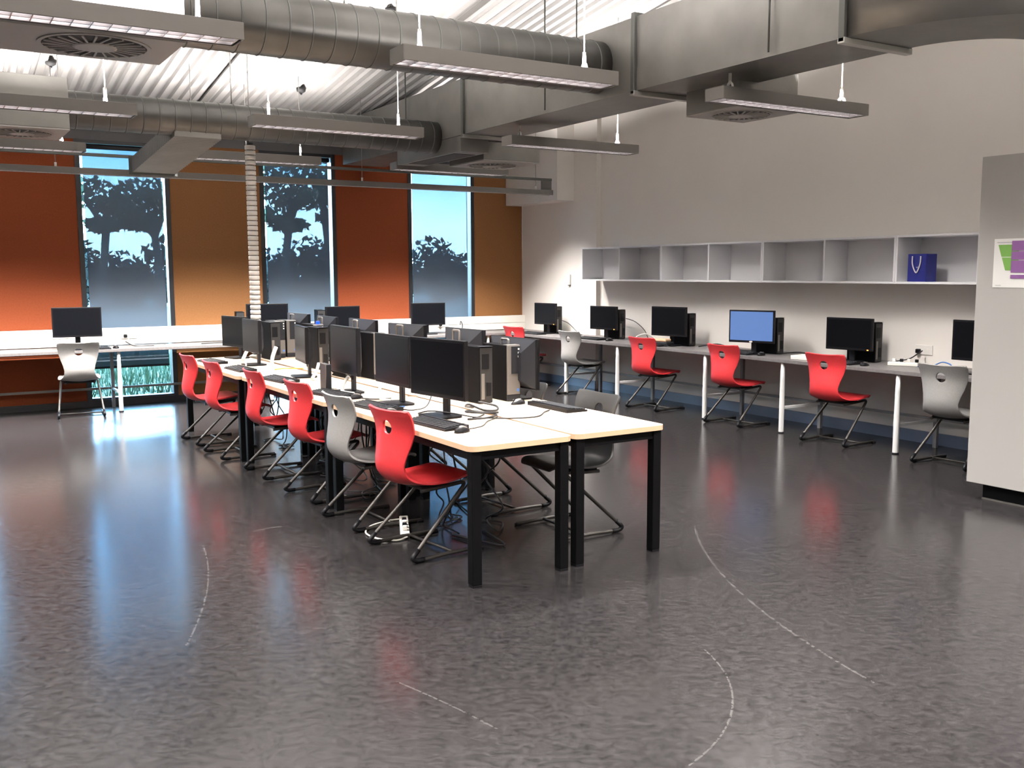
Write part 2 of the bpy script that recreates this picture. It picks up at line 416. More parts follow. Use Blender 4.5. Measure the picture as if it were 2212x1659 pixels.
def hook_bm():
    bm = bm_new()
    tube(bm, [(0, 0, .05), (0, 0, .115)], .011, 8)
    for s in (-1, 1): tube(bm, [(0, 0, .055), (0.012*s, .035*s, .03), (0.014*s, .045*s, 0)], .009, 7)
    return bm
LXS = [0.775, 3.22, 5.68]
ROWS = [(5.25, 'nearest row overhead'), (8.08, 'second row from the camera'), (10.66, 'third row by the windows')]
POS = ['left end of the', 'middle of the', 'right end of the']
L0 = make_light(); first = True
for (y, rn) in ROWS:
    for i, x in enumerate(LXS):
        dup_l = L0 if first else dup(L0, (x, y, 2.8)); first = False
        dup_l.location = (x, y, 2.8); dup_l['label'] = 'silver louvred strip light at %s %s' % (POS[i], rn)
ld_up_mid = lamp_data('lamp up light of the second row', 1.40, 0.10, LAMP_UP*0.7, 156)
ld_up_far = lamp_data('lamp up light under the low roof', 1.40, 0.10, LAMP_UP*0.30, 156)
for o in [o for o in C.objects if o.name.startswith('suspended_light') and o.location.y > 8]:
    for ch in o.children:       # dimmer upward tubes where the roof comes down close to the lamps
        if ch.type == 'LIGHT' and ch.name.startswith('up_lamp'): ch.data = ld_up_mid if o.location.y < 9 else ld_up_far
ld_up_near = lamp_data('lamp short up light beside the vent box', 0.36, 0.10, LAMP_UP*0.42, 110)
for o in [o for o in C.objects if o.name.startswith('suspended_light') and o.location.x > 5]:
    for ch in o.children:       # the right hand lamps pass under the big duct: only their free end shines up
        if ch.type == 'LIGHT' and ch.name.startswith('up_lamp'): ch.data = ld_up_short if o.location.y > 6 else ld_up_near; ch.location.x = 0.55
hold = [o for o in C.objects if o.name.startswith('suspended_light')]
for o in hold: add_hangers(o, o.location.x, o.location.y, 2.8, (-0.62 if True else 0, 0.56))
for (x, y, lab) in ((-1.68, 5.25, 'next to the nearest row, out of view on the left'), (-1.68, 8.08, 'next to the second row, out of view on the left'), (-1.68, 10.66, 'next to the third row, out of view on the left'),
                    (0.775, 2.4, 'overhead row, above the left foreground floor'), (3.22, 2.4, 'overhead row, above the middle foreground floor'), (5.68, 2.4, 'overhead row, above the right foreground floor'),
                    (-1.68, -.45, 'behind the camera, far left'), (0.775, -.45, 'behind the camera, left'), (3.22, -.45, 'behind the camera, middle'), (5.68, -.45, 'behind the camera, right')):
    o = dup(L0, (x, y, 2.8), 0, 'silver louvred strip light %s' % lab)
    for ch in list(o.children):
        if ch.name.startswith('up_lamp'): ch.data = ld_up if y < 8 else (ld_up_mid if y < 9 else ld_up_far); ch.location.x = 0
        if ch.name.startswith('hanger_hook'):
            for g in list(ch.children): bpy.data.objects.remove(g)
            bpy.data.objects.remove(ch)
    add_hangers(o, x, y, 2.8, (-0.62, 0.56))

# long continuous light line in front of the windows with a top rail and end plate
t = thing('light_frame', 'long continuous light line with a dark top rail in front of the windows', 'light', (0, 11.1, 2.625))
bm = bm_new(); xa, xb = -2.3, 7.45
bx(bm, xa, xb, -.05, -.04, 0, .065, .002); bx(bm, xa, xb, .04, .05, 0, .065, .002); bx(bm, xa, xb, -.04, .04, .052, .062)
obj('light_channel', bm, m_alu, t)
bm = bm_new(); louvre(bm, xa+.01, xb-.01, .034, .11, .003, .024); obj('louvre', bm, m_louv, t)
obj('lamp_tube', tube(bm_new(), [(xa+.05, 0, .04), (xb-.05, 0, .04)], .007, 8), m_lampt, t)
obj('top_rail', bx(bm_new(), xa, xb, -.02, .02, .19, .222, .003), m_flange, t)
obj('end_plate', bx(bm_new(), xb-.16, xb, -.012, .012, .055, .2, .003), m_galvd, t)
for x in (1.32, 3.3, 4.7, 7.2):
    obj('hanger_hook', tube(bm_new(), [(x, 0, .06), (x, 0, .11)], .012, 8), m_hook, t)
    obj('hanger_wire', tube(bm_new(), [(x, 0, .10), (x, 0, cz(11.1)-2.625+.02)], .004, 6), m_wire, t)
ld_f = lamp_data('line light', 1.55, 0.06, 58.0, 106)
for i in range(6):
    o = bpy.data.objects.new('down_lamp', ld_f); C.objects.link(o); o.parent = t; o.location = (xa+.80+i*1.575, 0, .001)

# ================================================================== DUCTS
# main rectangular duct with elbow
DX0, DX1, DZ0, DZ1 = 4.90, 5.49, 3.0, 3.56
t = thing('supply_duct', 'large rectangular galvanised duct along the right side, turning at the near end', 'duct', (4.9, 4.1, 3.0))
o0 = Vector((4.9, 4.1, 3.0))
def rel(bm, o=o0):
    bmesh.ops.translate(bm, verts=bm.verts, vec=-Vector(o)); return bm
bm = bm_new(); bx(bm, DX0, DX1, 4.12, 12.2, DZ0, DZ1); obj('straight_run', rel(bm), m_galvd, t)
bm = bm_new()
# elbow turning to +x, centre on the right
ccx, ccy = 6.02, 4.10; ri, ro = ccx-DX1, ccx-DX0
sec = []
for k in range(17):
    a = PI + (PI/2)*k/16
    ca, sa = math.cos(a), math.sin(a)
    sec.append([(ccx+ro*ca, ccy+ro*sa, DZ0), (ccx+ri*ca, ccy+ri*sa, DZ0), (ccx+ri*ca, ccy+ri*sa, DZ1), (ccx+ro*ca, ccy+ro*sa, DZ1)])
for dx in (0.5, 1.88): sec.append([(ccx+dx, ccy-ro, DZ0), (ccx+dx, ccy-ri, DZ0), (ccx+dx, ccy-ri, DZ1), (ccx+dx, ccy-ro, DZ1)])
R_ = [[bm.verts.new(p) for p in s] for s in sec]
for a, b in zip(R_, R_[1:]):
    for k in range(4):
        f = bm.faces.new((a[k], a[(k+1) % 4], b[(k+1) % 4], b[k])); f.smooth = (k in (1, 3))
bm.faces.new(R_[0][::-1]); bm.faces.new(R_[-1])
obj('elbow', rel(bm), m_galvd, t)
for y in (4.12, 6.13, 8.9):
    bm = bm_new(); q = .028; w = .022
    for (a, b, c, d) in ((DX0-q, DX0, DZ0-q, DZ1+q), (DX1, DX1+q, DZ0-q, DZ1+q), (DX0, DX1, DZ1, DZ1+q)):
        bx(bm, a, b, y-w, y+w, c, d, .003)
    fl = obj('flange', rel(bm), m_flange, t)
    obj('flange_foot', rel(bx(bm_new(), DX0-q, DX1+q, y-w-.004, y+w+.004, DZ0-q-.008, DZ0-.001, .003)), m_flangel, fl)
bm = bm_new(); q = .02
bx(bm, 6.2, 6.235, ccy-ro-q, ccy-ri+q, DZ0-q-.01, DZ1+q, .003); obj('flange', rel(bm), m_flange, t)
for (y, dx) in ((4.7, -.035), (5.25, DX1-DX0+.035), (7.35, -.035), (7.8, DX1-DX0+.035), (10.2, -.035)):
    obj('threaded_rod', tube(bm_new(), [(dx, y-4.1, .02), (dx, y-4.1, cz(y)-3.0+.03)], .007, 6), m_flange, t)
# round spiral ducts
def spiral(name, label, x0, x1, y, z, r, pitch=0.16):
    t = thing(name, label, 'duct', (x0, y, z), 0, 'round spiral ducts')
    bm = bm_new(); x = 0; L = x1-x0; n = 32
    def seg(a, ra, b, rb, mi):
        A = [bm.verts.new((a, ra*math.cos(2*PI*k/n), ra*math.sin(2*PI*k/n))) for k in range(n)]; B = [bm.verts.new((b, rb*math.cos(2*PI*k/n), rb*math.sin(2*PI*k/n))) for k in range(n)]
        for k in range(n):
            f = bm.faces.new((A[k], A[(k+1) % n], B[(k+1) % n], B[k])); f.smooth = True; f.material_index = mi
        return A, B
    while x < L:
        e = min(x+pitch-.012, L); A, B = seg(x, r, e, r, 0)
        if x == 0: bm.faces.new(A)
        if e < L:
            seg(e, r, e+.003, r+.005, 1); seg(e+.003, r+.005, e+.009, r+.005, 1); seg(e+.009, r+.005, e+.012, r, 1)
        x += pitch
    bm.faces.new(B)
    o = obj('duct_shell', bm, [m_galv, m_flange], t)
    for px in [L*k/4 for k in (1, 2, 3)]:
        obj('hanger_rod', tube(bm_new(), [(px, 0, r-.005), (px, 0, cz(y)-z+.02)], .006, 6), m_wire, t)
    return t
spiral('round_duct', 'round spiral duct crossing overhead behind the nearest row of lights', -4.0, 4.93, 6.62, 3.26, 0.205)
spiral('round_duct', 'smaller round spiral duct crossing behind the second row of lights', -4.0, 4.95, 9.55, 3.04, 0.165, .14)
# sloping flat branch duct towards the windows
t = thing('branch_duct', 'short ribbed flat duct sloping down towards the leftmost window', 'duct', (2.3, 9.45, 2.86))
bm = bm_new(); hw = .215
A = Vector((0.06, 0, 0)); B = Vector((-.06, 1.42, -.21)); n = 26; rings = []
for k in range(n*2+1):
    p = A.lerp(B, k/(n*2)); e = 0.006 if k % 2 else 0
    rings.append([bm.verts.new(p+Vector((sx*(hw+e), 0, sz))) for sx, sz in ((-1, -e), (1, -e), (1, .15+e), (-1, .15+e))])
for a, b in zip(rings, rings[1:]):
    for k in range(4): bm.faces.new((a[k], a[(k+1) % 4], b[(k+1) % 4], b[k]))
bm.faces.new(rings[0][::-1]); bm.faces.new(rings[-1])
obj('duct_shell', bm, m_galvd, t)
obj('end_frame', bx(bm_new(), -.06-hw-.03, -.06+hw+.03, 1.42, 1.45, -.235, -.04, .004), m_flange, t)
# plenum boxes with swirl diffusers
def swirl_bm(r):
    bm = bm_new(); n = 24; r0, r1 = r*.42, r*.96
    for k in range(n):
        a = 2*PI*k/n; b = a + .12
        p = [(r0*math.cos(a), r0*math.sin(a)), (r1*math.cos(b), r1*math.sin(b)), (r1*math.cos(b+.045), r1*math.sin(b+.045)), (r0*math.cos(a+.09), r0*math.sin(a+.09))]
        prism(bm, p, 'z', -.012, -.004)
    return bm
def ring_bm(r0, r1, z0, z1, n=40):
    bm = bm_new(); vs = []
    for k in range(n):
        c, s = math.cos(2*PI*k/n), math.sin(2*PI*k/n)
        vs.append([bm.verts.new((r*c, r*s, z)) for r, z in ((r0, z0), (r1, z0), (r1, z1), (r0, z1))])
    for k in range(n):
        a, b = vs[k], vs[(k+1) % n]
        for j in range(4): bm.faces.new((a[j], a[(j+1) % 4], b[(j+1) % 4], b[j]))
    return bm
def diffuser(label, x0, x1, y0, y1, z0, z1, sx, sy, r, m=m_galvd):
    t = thing('air_diffuser', label, 'air vent', ((x0+x1)/2, (y0+y1)/2, z0), 0, 'swirl air diffusers')
    cx, cy = (x0+x1)/2, (y0+y1)/2
    obj('plenum_box', bx(bm_new(), x0-cx, x1-cx, y0-cy, y1-cy, .012, z1-z0, .004), m, t)
    obj('face_plate', bx(bm_new(), x0-cx, x1-cx, y0-cy, y1-cy, 0, .0115, .003), m_swirl, t)
    loc = (sx-cx, sy-cy, 0)
    obj('slot_disc', lathe(bm_new(), [(r, -.003), (r, -.0005)], 40), m_dark, t, loc)
    obj('swirl_vanes', swirl_bm(r), m_swirl, t, loc)
    obj('hub', lathe(bm_new(), [(r*.36, -.016), (r*.42, -.013), (r*.42, -.003)], 28), m_swirl, t, loc)
    obj('rim', ring_bm(r*.98, r*1.06, -.006, .004), m_swirl, t, loc)
    return t
diffuser('square box with round swirl vent above the nearest left light', 0.36, 1.30, 5.38, 6.02, 2.8, 3.18, 0.90, 5.68, 0.265)
diffuser('square box with round swirl vent beside the big duct, right side', 5.30, 5.92, 5.40, 5.98, 2.81, 3.10, 5.60, 5.68, 0.225)
diffuser('square box with round swirl vent at far end of the big duct', 5.30, 6.02, 9.20, 9.98, 2.79, 2.99, 5.66, 9.62, 0.27)
diffuser('large square box with round swirl vent at the left edge of the view', 0.36, 1.20, 9.02, 9.74, 2.79, 3.22, 0.86, 9.36, 0.24)
# low plenum under the far end of the main duct
t = thing('duct_plenum', 'shallow galvanised box under the far end of the big duct', 'duct', (5.07, 9.9, 2.84))
obj('plenum_shell', bx(bm_new(), -.17, .17, -.92, .62, 0, .155, .004), m_galvd, t)
obj('intake_slot', bx(bm_new(), -.13, .13, -.70, .40, -.004, .002), m_dark, t)
# flexible duct near the left box
t = thing('flexible_duct', 'short grey flexible duct at the left edge beside the swirl vent', 'duct', (0.36, 5.75, 3.0))
bm = bm_new(); pts = []; rs = []
for k in range(30):
    a = k/29; pts.append((-.30*math.sin(a*1.5), .1*a, .30*(1-math.cos(a*1.5)))); rs.append(.10 + (.006 if k % 2 else 0))
tube(bm, pts, .1, 16, True, rs); obj('duct_hose', bm, m_galvd, t)
# dark fixings on the deck
for (x, y, lab) in ((3.94, 11.03, 'small dark fixing on the ribbed ceiling above the middle light'), (3.97, 8.61, 'small dark fixing on the ribbed ceiling behind the thick round duct'), (1.31, 10.94, 'small dark fixing on the ribbed ceiling at the left')):
    th = thing('ceiling_fixing', lab, 'ceiling fitting', (x, y, cz(y)), 0, 'ceiling fixings')
    obj('cap', lathe(bm_new(), [(.02, -.06), (.05, -.04), (.055, .0)], 14), m_dark, th)
    obj('lens', lathe(bm_new(), [(.008, -.078), (.014, -.07), (.014, -.06)], 12), m_plast2, th)

# ================================================================== WALL FITTINGS, CUPBOARD, SHELVES
def shelf_unit(y1, y0, lab):      # far to near
    t = thing('shelf_unit', lab, 'shelf', (7.58, y1, 1.475), 0, 'wall mounted pigeonhole units')
    L = y1-y0; d = .345; T = .02; H = .435
    obj('bottom_board', bx(bm_new(), 0, d, -L, 0, 0, T, .002), m_white, t)
    obj('top_board', bx(bm_new(), 0, d, -L, 0, H-T, H, .002), m_white, t)
    obj('back_board', bx(bm_new(), d-.012, d, -L+T, -T, T, H-T), m_white, t)
    for y in (-T, -L/2-T/2, -L): obj('upright', bx(bm_new(), 0, d-.0125, y, y+T, T+.0005, H-T-.0005, .002), m_white, t)
    return t
ys = [10.57, 8.955, 7.335, 5.71, 4.10]
for i, lab in enumerate(('white open shelf unit farthest from the camera, by the corner pier', 'white open shelf unit second from the far end, above the red chair', 'white open shelf unit second from the near end, above the blue screen', 'white open shelf unit nearest the camera, holding the blue bag')):
    shelf_unit(ys[i], ys[i+1]+.002, lab)
# gift bag
t = thing('gift_bag', 'deep blue glossy paper bag with pale rope handle on the shelf', 'bag', (7.60, 5.615, 1.496), 0)
bm = bm_new(); W_, D_, H_ = .20, .13, .245
prism(bm, [(0, 0), (0, H_), (.008, H_), (.008, .006), (D_-.008, .006), (D_-.008, H_), (D_, H_), (D_, 0)], 'x', .0, .0001)
bm.free(); bm = bm_new()
bx(bm, 0, .004, -W_, 0, 0, H_); bx(bm, D_-.004, D_, -W_, 0, 0, H_); bx(bm, .004, D_-.004, -.004, 0, 0, H_); bx(bm, .004, D_-.004, -W_, -W_+.004, 0, H_); bx(bm, .004, D_-.004, -W_+.004, -.004, 0, .004)
obj('bag_body', bm, m_bag, t, rot=(0, 0, 0))
for x in (-.006, D_+.006):
    obj('rope_handle', tube(bm_new(), smooth_path([(x, -.055, H_-.02), (x-.004 if x < 0 else x+.004, -.06, H_-.09), (x, -.10, H_-.165), (x, -.14, H_-.09), (x, -.145, H_-.02)], 8), .006, 8), m_rope, t)
obj('printed_mark', tube(bm_new(), [(-.001, -.095, .13), (-.001, -.105, .122), (-.001, -.115, .132)], .003, 6), m_ink, t)
t.rotation_euler = (0, 0, math.radians(-6))
t.location = (7.61, 5.60, 1.496)

# tall cupboard on the right with pinned sheet
t = thing('tall_cupboard', 'tall pale grey cupboard with a recessed black base at the right edge', 'cupboard', (6.25, 4.05, 0))
obj('carcass', bx(bm_new(), 0, .62, -1.9, 0, .115, 2.36, .003), m_cab, t)
obj('plinth', bx(bm_new(), .06, .60, -1.85, -.09, 0, .1145), m_black, t)
obj('kick_strip', bx(bm_new(), .052, .0595, -1.85, -.09, .0, .012), m_alu, t)
for k, (a, b) in enumerate(((-.945, -.004), (-1.896, -.955))):
    d = obj('door', bx(bm_new(), .6205, .638, a, b, .12, 2.355, .002), m_cab, t)
    obj('handle', tube(bm_new(), rounded([(.638, (a if k == 0 else b)+(.06 if k == 0 else -.06), 1.0), (.668, (a if k == 0 else b)+(.06 if k == 0 else -.06), 1.0), (.668, (a if k == 0 else b)+(.06 if k == 0 else -.06), 1.18), (.638, (a if k == 0 else b)+(.06 if k == 0 else -.06), 1.18)], .015), .005, 6), m_silver, d)
t = thing('notice_sheet', 'white printed notice with green and purple blocks pinned to the cupboard', 'poster', (6.2485, 3.93, 1.48))
obj('sheet', bx(bm_new(), -.0008, .0008, -.47, 0, 0, .325), m_paper, t)
bm = bm_new(); prism(bm, [(-.03, .285), (-.175, .285), (-.175, .205), (-.055, .205)], 'x', -.0022, -.0009); prism(bm, [(-.058, .20), (-.175, .20), (-.175, .115), (-.085, .115)], 'x', -.0022, -.0009)
obj('green_blocks', bm, m_green, t)
bm = bm_new()
for z0, z1 in ((.245, .31), (.185, .24), (.10, .18), (.06, .085)): bx(bm, -.0032, -.0023, -.44, -.125, z0, z1)
obj('purple_table', bm, m_purple, t)
bm = bm_new()
bx(bm, -.0022, -.0009, -.16, -.02, .298, .303); bx(bm, -.0022, -.0009, -.06, -.02, .012, .016)
obj('text_lines', bm, m_ink, t)

# small white sensor on the pier
t = thing('wall_sensor', 'small white sensor box on the wall left of the shelves', 'sensor', (RP, 11.235, 1.41))
obj('case', bx(bm_new(), -.028, -.0005, -.028, .028, 0, .145, .005), m_wplast, t)
obj('grille', bx(bm_new(), -.026, -.004, -.022, .022, -.006, -.0005, .001), m_plast2, t)

# ================================================================== BENCHES
BZ = 0.735
def round_leg(x, y, m, r=.026):
    bm = bm_new(); lathe(bm, [(r*.95, 0), (r, .012), (r, .30), (r*.86, .55), (r*.72, BZ-.0355)], 12, (x, y)); return bm
t = thing('wall_bench', 'long grey worktop on white legs along the right wall', 'desk', (7.2, 12.5, 0), 0, 'fixed computer benches')
def relb(bm, o): bmesh.ops.translate(bm, verts=bm.verts, vec=-Vector(o)); return bm
O = (7.2, 12.5, 0)
bm = bm_new(); bx(bm, 7.2, RP-.016, YC, WY-.087, BZ-.035, BZ, .003); bx(bm, 7.2, RX-.004, 3.0, YC-.0005, BZ-.035, BZ, .003)
obj('worktop', relb(bm, O), m_bench, t)
BL = [10.42, 9.33, 7.79, 6.69, 5.37, 4.0]
for y in BL:
    lg = obj('leg', relb(round_leg(7.235, y, 0), O), m_legw, t)
    obj('foot_pad', relb(lathe(bm_new(), [(.03, 0.0005), (.03, .012), (.0275, .013)], 12, (7.235, y)), O), m_plast2, lg)
    obj('rear_leg', relb(bx(bm_new(), 7.775, 7.81, y-.018, y+.018, 0, BZ-.036), O), m_legg, t)
    obj('side_brace', relb(bx(bm_new(), 7.262, 7.774, y-.012, y+.012, .24, .265), O), m_legw, t)
obj('rear_rail', relb(bx(bm_new(), 7.812, 7.83, 3.2, 12.3, .245, .268), O), m_legg, t)
t = thing('window_bench', 'long grey worktop on white legs under the windows', 'desk', (0, 11.85, 0), 0, 'fixed computer benches')
obj('worktop', relb(bx(bm_new(), -4.5, 7.198, 11.85, WY-.087, BZ-.035, BZ, .003), (0, 11.85, 0)), m_bench, t)
for x in (-1.9, 1.965, 3.75, 5.5, 6.9):
    lg = obj('leg', relb(round_leg(x, 11.885, 0, .024), (0, 11.85, 0)), m_legw, t)
    obj('foot_pad', relb(lathe(bm_new(), [(.028, 0.0005), (.028, .012), (.0255, .013)], 12, (x, 11.885)), (0, 11.85, 0)), m_plast2, lg)
    obj('rear_leg', relb(bx(bm_new(), x-.018, x+.018, 12.36, 12.395, 0, BZ-.036), (0, 11.85, 0)), m_legg, t)
    obj('side_brace', relb(bx(bm_new(), x-.012, x+.012, 11.91, 12.359, .21, .235), (0, 11.85, 0)), m_legw, t)
obj('rear_rail', relb(bx(bm_new(), -4.4, 7.15, 12.396, 12.41, .215, .243), (0, 11.85, 0)), m_alu, t)

# ================================================================== CENTRE TABLES
TZ = 0.735
def make_table(L, Wd):
    t = thing('class_table', 'x', 'table', (0, 0, 0), 0, 'pushed together class tables')
    bm = bm_new(); prism(bm, rrect(-Wd/2, Wd/2, 0, L, .05), 'z', TZ-.028, TZ)
    for f in bm.faces: f.material_index = 1 if abs(f.normal.z) < .5 else 0
    bm.normal_update()
    for f in bm.faces: f.material_index = 1 if abs(f.normal.z) < .5 else 0
    obj('tabletop', bm, [m_wood, m_edge], t)
    bm = bm_new(); a, b = Wd/2-.03, .03
    bx(bm, -a, a, b, b+.02, TZ-.078, TZ-.0285); bx(bm, -a, a, L-b-.02, L-b, TZ-.078, TZ-.0285)
    bx(bm, -a, -a+.02, b+.02, L-b-.02, TZ-.078, TZ-.0285); bx(bm, a-.02, a, b+.02, L-b-.02, TZ-.078, TZ-.0285)
    obj('apron_frame', bm, m_black, t)
    for sx in (-1, 1):
        for y in (.02, L-.075):
            x = sx*(Wd/2-.0475)
            lg = obj('leg', bx(bm_new(), x-.0275, x+.0275, y, y+.055, .012, TZ-.0287, .004), m_black, t)
            obj('foot_cap', bx(bm_new(), x-.0265, x+.0265, y+.001, y+.054, 0, .0118, .002), m_plast, lg)
    return t
T0 = make_table(1.96, .63)
TW = .63
tabs = [(2.615, 4.145, 'pale wood table nearest the camera, left of the pair'), (2.60, 6.115, 'pale wood table in the middle of the left row'), (2.575, 8.09, 'pale wood table at the far end of the left row'),
        (3.268, 4.165, 'pale wood table nearest the camera, right of the pair'), (3.262, 6.135, 'pale wood table in the middle of the right row'), (3.25, 8.11, 'pale wood table at the far end of the right row')]
for i, (x, y, lab) in enumerate(tabs):
    o = T0 if i == 0 else dup(T0, (x, y, 0))
    o.location = (x, y, 0); o['label'] = lab

# ================================================================== CHAIRS
def shell_mesh():
    prof = [(.51, .418), (.488, .438), (.44, .443), (.36, .430), (.27, .415), (.18, .406), (.105, .410), (.045, .430), (.006, .474), (-.006, .532), (.004, .595), (.018, .655), (.026, .715), (.020, .765), (.006, .812), (-.004, .838)]
    wid = [.150, .182, .202, .216, .222, .212, .192, .172, .156, .150, .161, .181, .200, .211, .216, .210]
    wrap = [0, 0, .002, .006, .012, .02, .028, .034, .038, .040, .042, .044, .044, .04, .034, .030]
    P = smooth_path([(a[0], 0, a[1]) for a in prof], 3)
    def interp(lst, f):
        i = min(int(f), len(lst)-2); q = f-i; return lst[i]*(1-q)+lst[i+1]*q
    n = len(P); bm = bm_new(); NU = 14; rows = []
    for j, p in enumerate(P):
        f = j/(n-1)*(len(prof)-1); w = interp(wid, f); wr = interp(wrap, f)
        a = P[min(j+1, n-1)]-P[max(j-1, 0)]; a.normalize(); nrm = Vector((a.z, 0, -a.x))
        if nrm.x < 0 and nrm.z < 0: nrm = -nrm
        row = []
        nrm = Vector((a.z, 0, -a.x))        # inner side (up for seat, forward for back)
        for i in range(NU+1):
            u = -1+2*i/NU; q = p + nrm*(wr*(abs(u)**2.2))
            row.append(bm.verts.new((q.x, u*w, q.z)))
        rows.append(row)
    # round the top corners
    for j in range(n-4, n):
        k = (j-(n-5))/4
        for i in range(NU+1):
            u = abs(-1+2*i/NU)
            if u > .6: rows[j][i].co.y *= 1 - .05*k*k*((u-.6)/.4)
            if j == n-1 and u > .75: rows[j][i].co.z -= .014*((u-.75)/.25)**2
    for a, b in zip(rows, rows[1:]):
        for i in range(NU): bm.faces.new((a[i], a[i+1], b[i+1], b[i]))
    bmesh.ops.recalc_face_normals(bm, faces=bm.faces)
    me = bpy.data.meshes.new('tmp'); bm.to_mesh(me); bm.free()
    o = bpy.data.objects.new('tmp_shell', me); C.objects.link(o)
    s = o.modifiers.new('s', 'SOLIDIFY'); s.thickness = .013; s.offset = 0
    cb = bm_new(); prism(cb, [(.044*math.cos(2*PI*k/20), .738+.040*math.sin(2*PI*k/20)) for k in range(20)], 'x', -.2, .2)
    bmesh.ops.recalc_face_normals(cb, faces=cb.faces)
    cm = bpy.data.meshes.new('tmpc'); cb.to_mesh(cm); cb.free(); co = bpy.data.objects.new('tmp_cut', cm); C.objects.link(co)
    b = o.modifiers.new('b', 'BOOLEAN'); b.operation = 'DIFFERENCE'; b.object = co; b.solver = 'EXACT'
    bv = o.modifiers.new('v', 'BEVEL'); bv.width = .004; bv.segments = 2; bv.limit_method = 'ANGLE'; bv.angle_limit = math.radians(50)
    dg = bpy.context.evaluated_depsgraph_get(); ev = o.evaluated_get(dg)
    out = bpy.data.meshes.new_from_object(ev)
    bpy.data.objects.remove(o); bpy.data.objects.remove(co)
    for p in out.polygons: p.use_smooth = True
    out.name = 'shell'; return out
SHELL = shell_mesh()
def sled_bm(s):
    y = .205*s; y2 = .235*s
    bm = bm_new()
    pts = [(.14, y*.72, .380), (.30, y*.80, .390), (.43, y*.92, .408), (.018, y2, .030), (.05, y2, .014), (.25, y2*.99, .020), (.50, y2*.97, .014)]
    p = rounded(pts[:5], .05, 6)[:-1] + [Vector(q) for q in pts[4:]]
    tube(bm, p, .0115, 9); return bm
def make_chair(name, m, label):
    t = thing(name, label, 'chair', (0, 0, 0), 0)
    me = SHELL.copy(); me.materials.clear(); me.materials.append(m)
    o = bpy.data.objects.new('seat_shell', me); C.objects.link(o); o.parent = t
    for s in (-1, 1):
        lg = obj('sled_leg', sled_bm(s), m_tube, t)
        obj('rear_sleeve', tube(bm_new(), rounded([(.066, .2300*s, .075), (.018, .235*s, .030), (.05, .235*s, .0145), (.10, .235*s, .0155)], .03, 5), .0142, 9), m_plast, lg)
        for x in (.485,): obj('glide', bx(bm_new(), x-.022, x+.022, .235*s-.014, .235*s+.014, 0, .017, .005), m_plast, lg)
    obj('cross_bar', tube(bm_new(), [(.30, -.232, .020), (.30, .232, .020)], .009, 8), m_tube, t)
    obj('seat_mount', bx(bm_new(), .15, .34, -.15, .15, .378, .404, .008), m_plast, t)
    return t
c_red = make_chair('school_chair', m_red, 'red plastic cantilever chair nearest the camera on the left side of the tables')
c_gry = make_chair('school_chair', m_grey, 'grey plastic cantilever chair on the left side of the tables between red ones')
c_drk = make_chair('school_chair', m_dgrey, 'dark grey chair nearest the camera on the right side of the tables')
CG = 'chairs along the left side of the centre tables'; CB = 'chairs along the right wall bench'; CR = 'chairs along the right side of the centre tables'
used = set()
def place(src, x, y, deg, label, group):
    first = src.name not in used; used.add(src.name)
    o = src if first else dup(src, (x, y, 0), math.radians(deg))
    o.location = (x, y, 0); o.rotation_euler = (0, 0, math.radians(deg)); o['label'] = label; o['group'] = group
place(c_red, 2.19, 4.935, 7, 'red plastic chair nearest the camera on the left side of the tables', CG)
place(c_gry, 2.18, 5.71, 3, 'grey plastic chair between two red ones on the left side of the tables', CG)
place(c_red, 2.21, 6.55, 4, 'red chair just behind the grey one on the left side of the tables', CG)
place(c_red, 2.18, 7.50, 1, 'red chair third from the far end on the left side of the tables', CG)
place(c_red, 2.11, 8.48, 3, 'red chair second from the far end on the left side of the tables', CG)
place(c_red, 2.10, 9.29, 3, 'red chair at the far end of the left side of the tables', CG)
place(c_drk, 3.655, 4.86, 180, 'dark grey chair nearest the camera on the right side of the tables', CR)
place(c_drk, 3.63, 5.645, 184, 'dark grey chair second from the near end on the right side of the tables', CR)
place(c_red, 3.66, 6.75, 178, 'red chair third from the near end on the right side of the tables', CR)
place(c_drk, 3.68, 7.8, 181, 'dark grey chair mostly hidden beyond the red one, right side of the tables', CR)
place(c_red, 7.02, 6.02, 4, 'red chair at the right wall bench, nearest of the three red ones', CB)
place(c_red, 7.04, 7.36, 3, 'red chair at the right wall bench below the lit blue screen', CB)
place(c_red, 7.06, 8.70, 5, 'red chair at the right wall bench, farthest of the three beside white legs', CB)
place(c_gry, 7.06, 10.16, 4, 'silver grey chair at the far part of the right wall bench', CB)
place(c_gry, 6.98, 4.80, 2, 'silver grey chair half hidden behind the tall cupboard', CB)
place(c_red, 7.02, 11.45, 8, 'red chair at the far corner of the right wall bench, only its top visible', CB)
place(c_gry, 1.50, 11.56, 84, 'silver grey chair tucked at the window bench below the single screen', 'chair at the window bench')

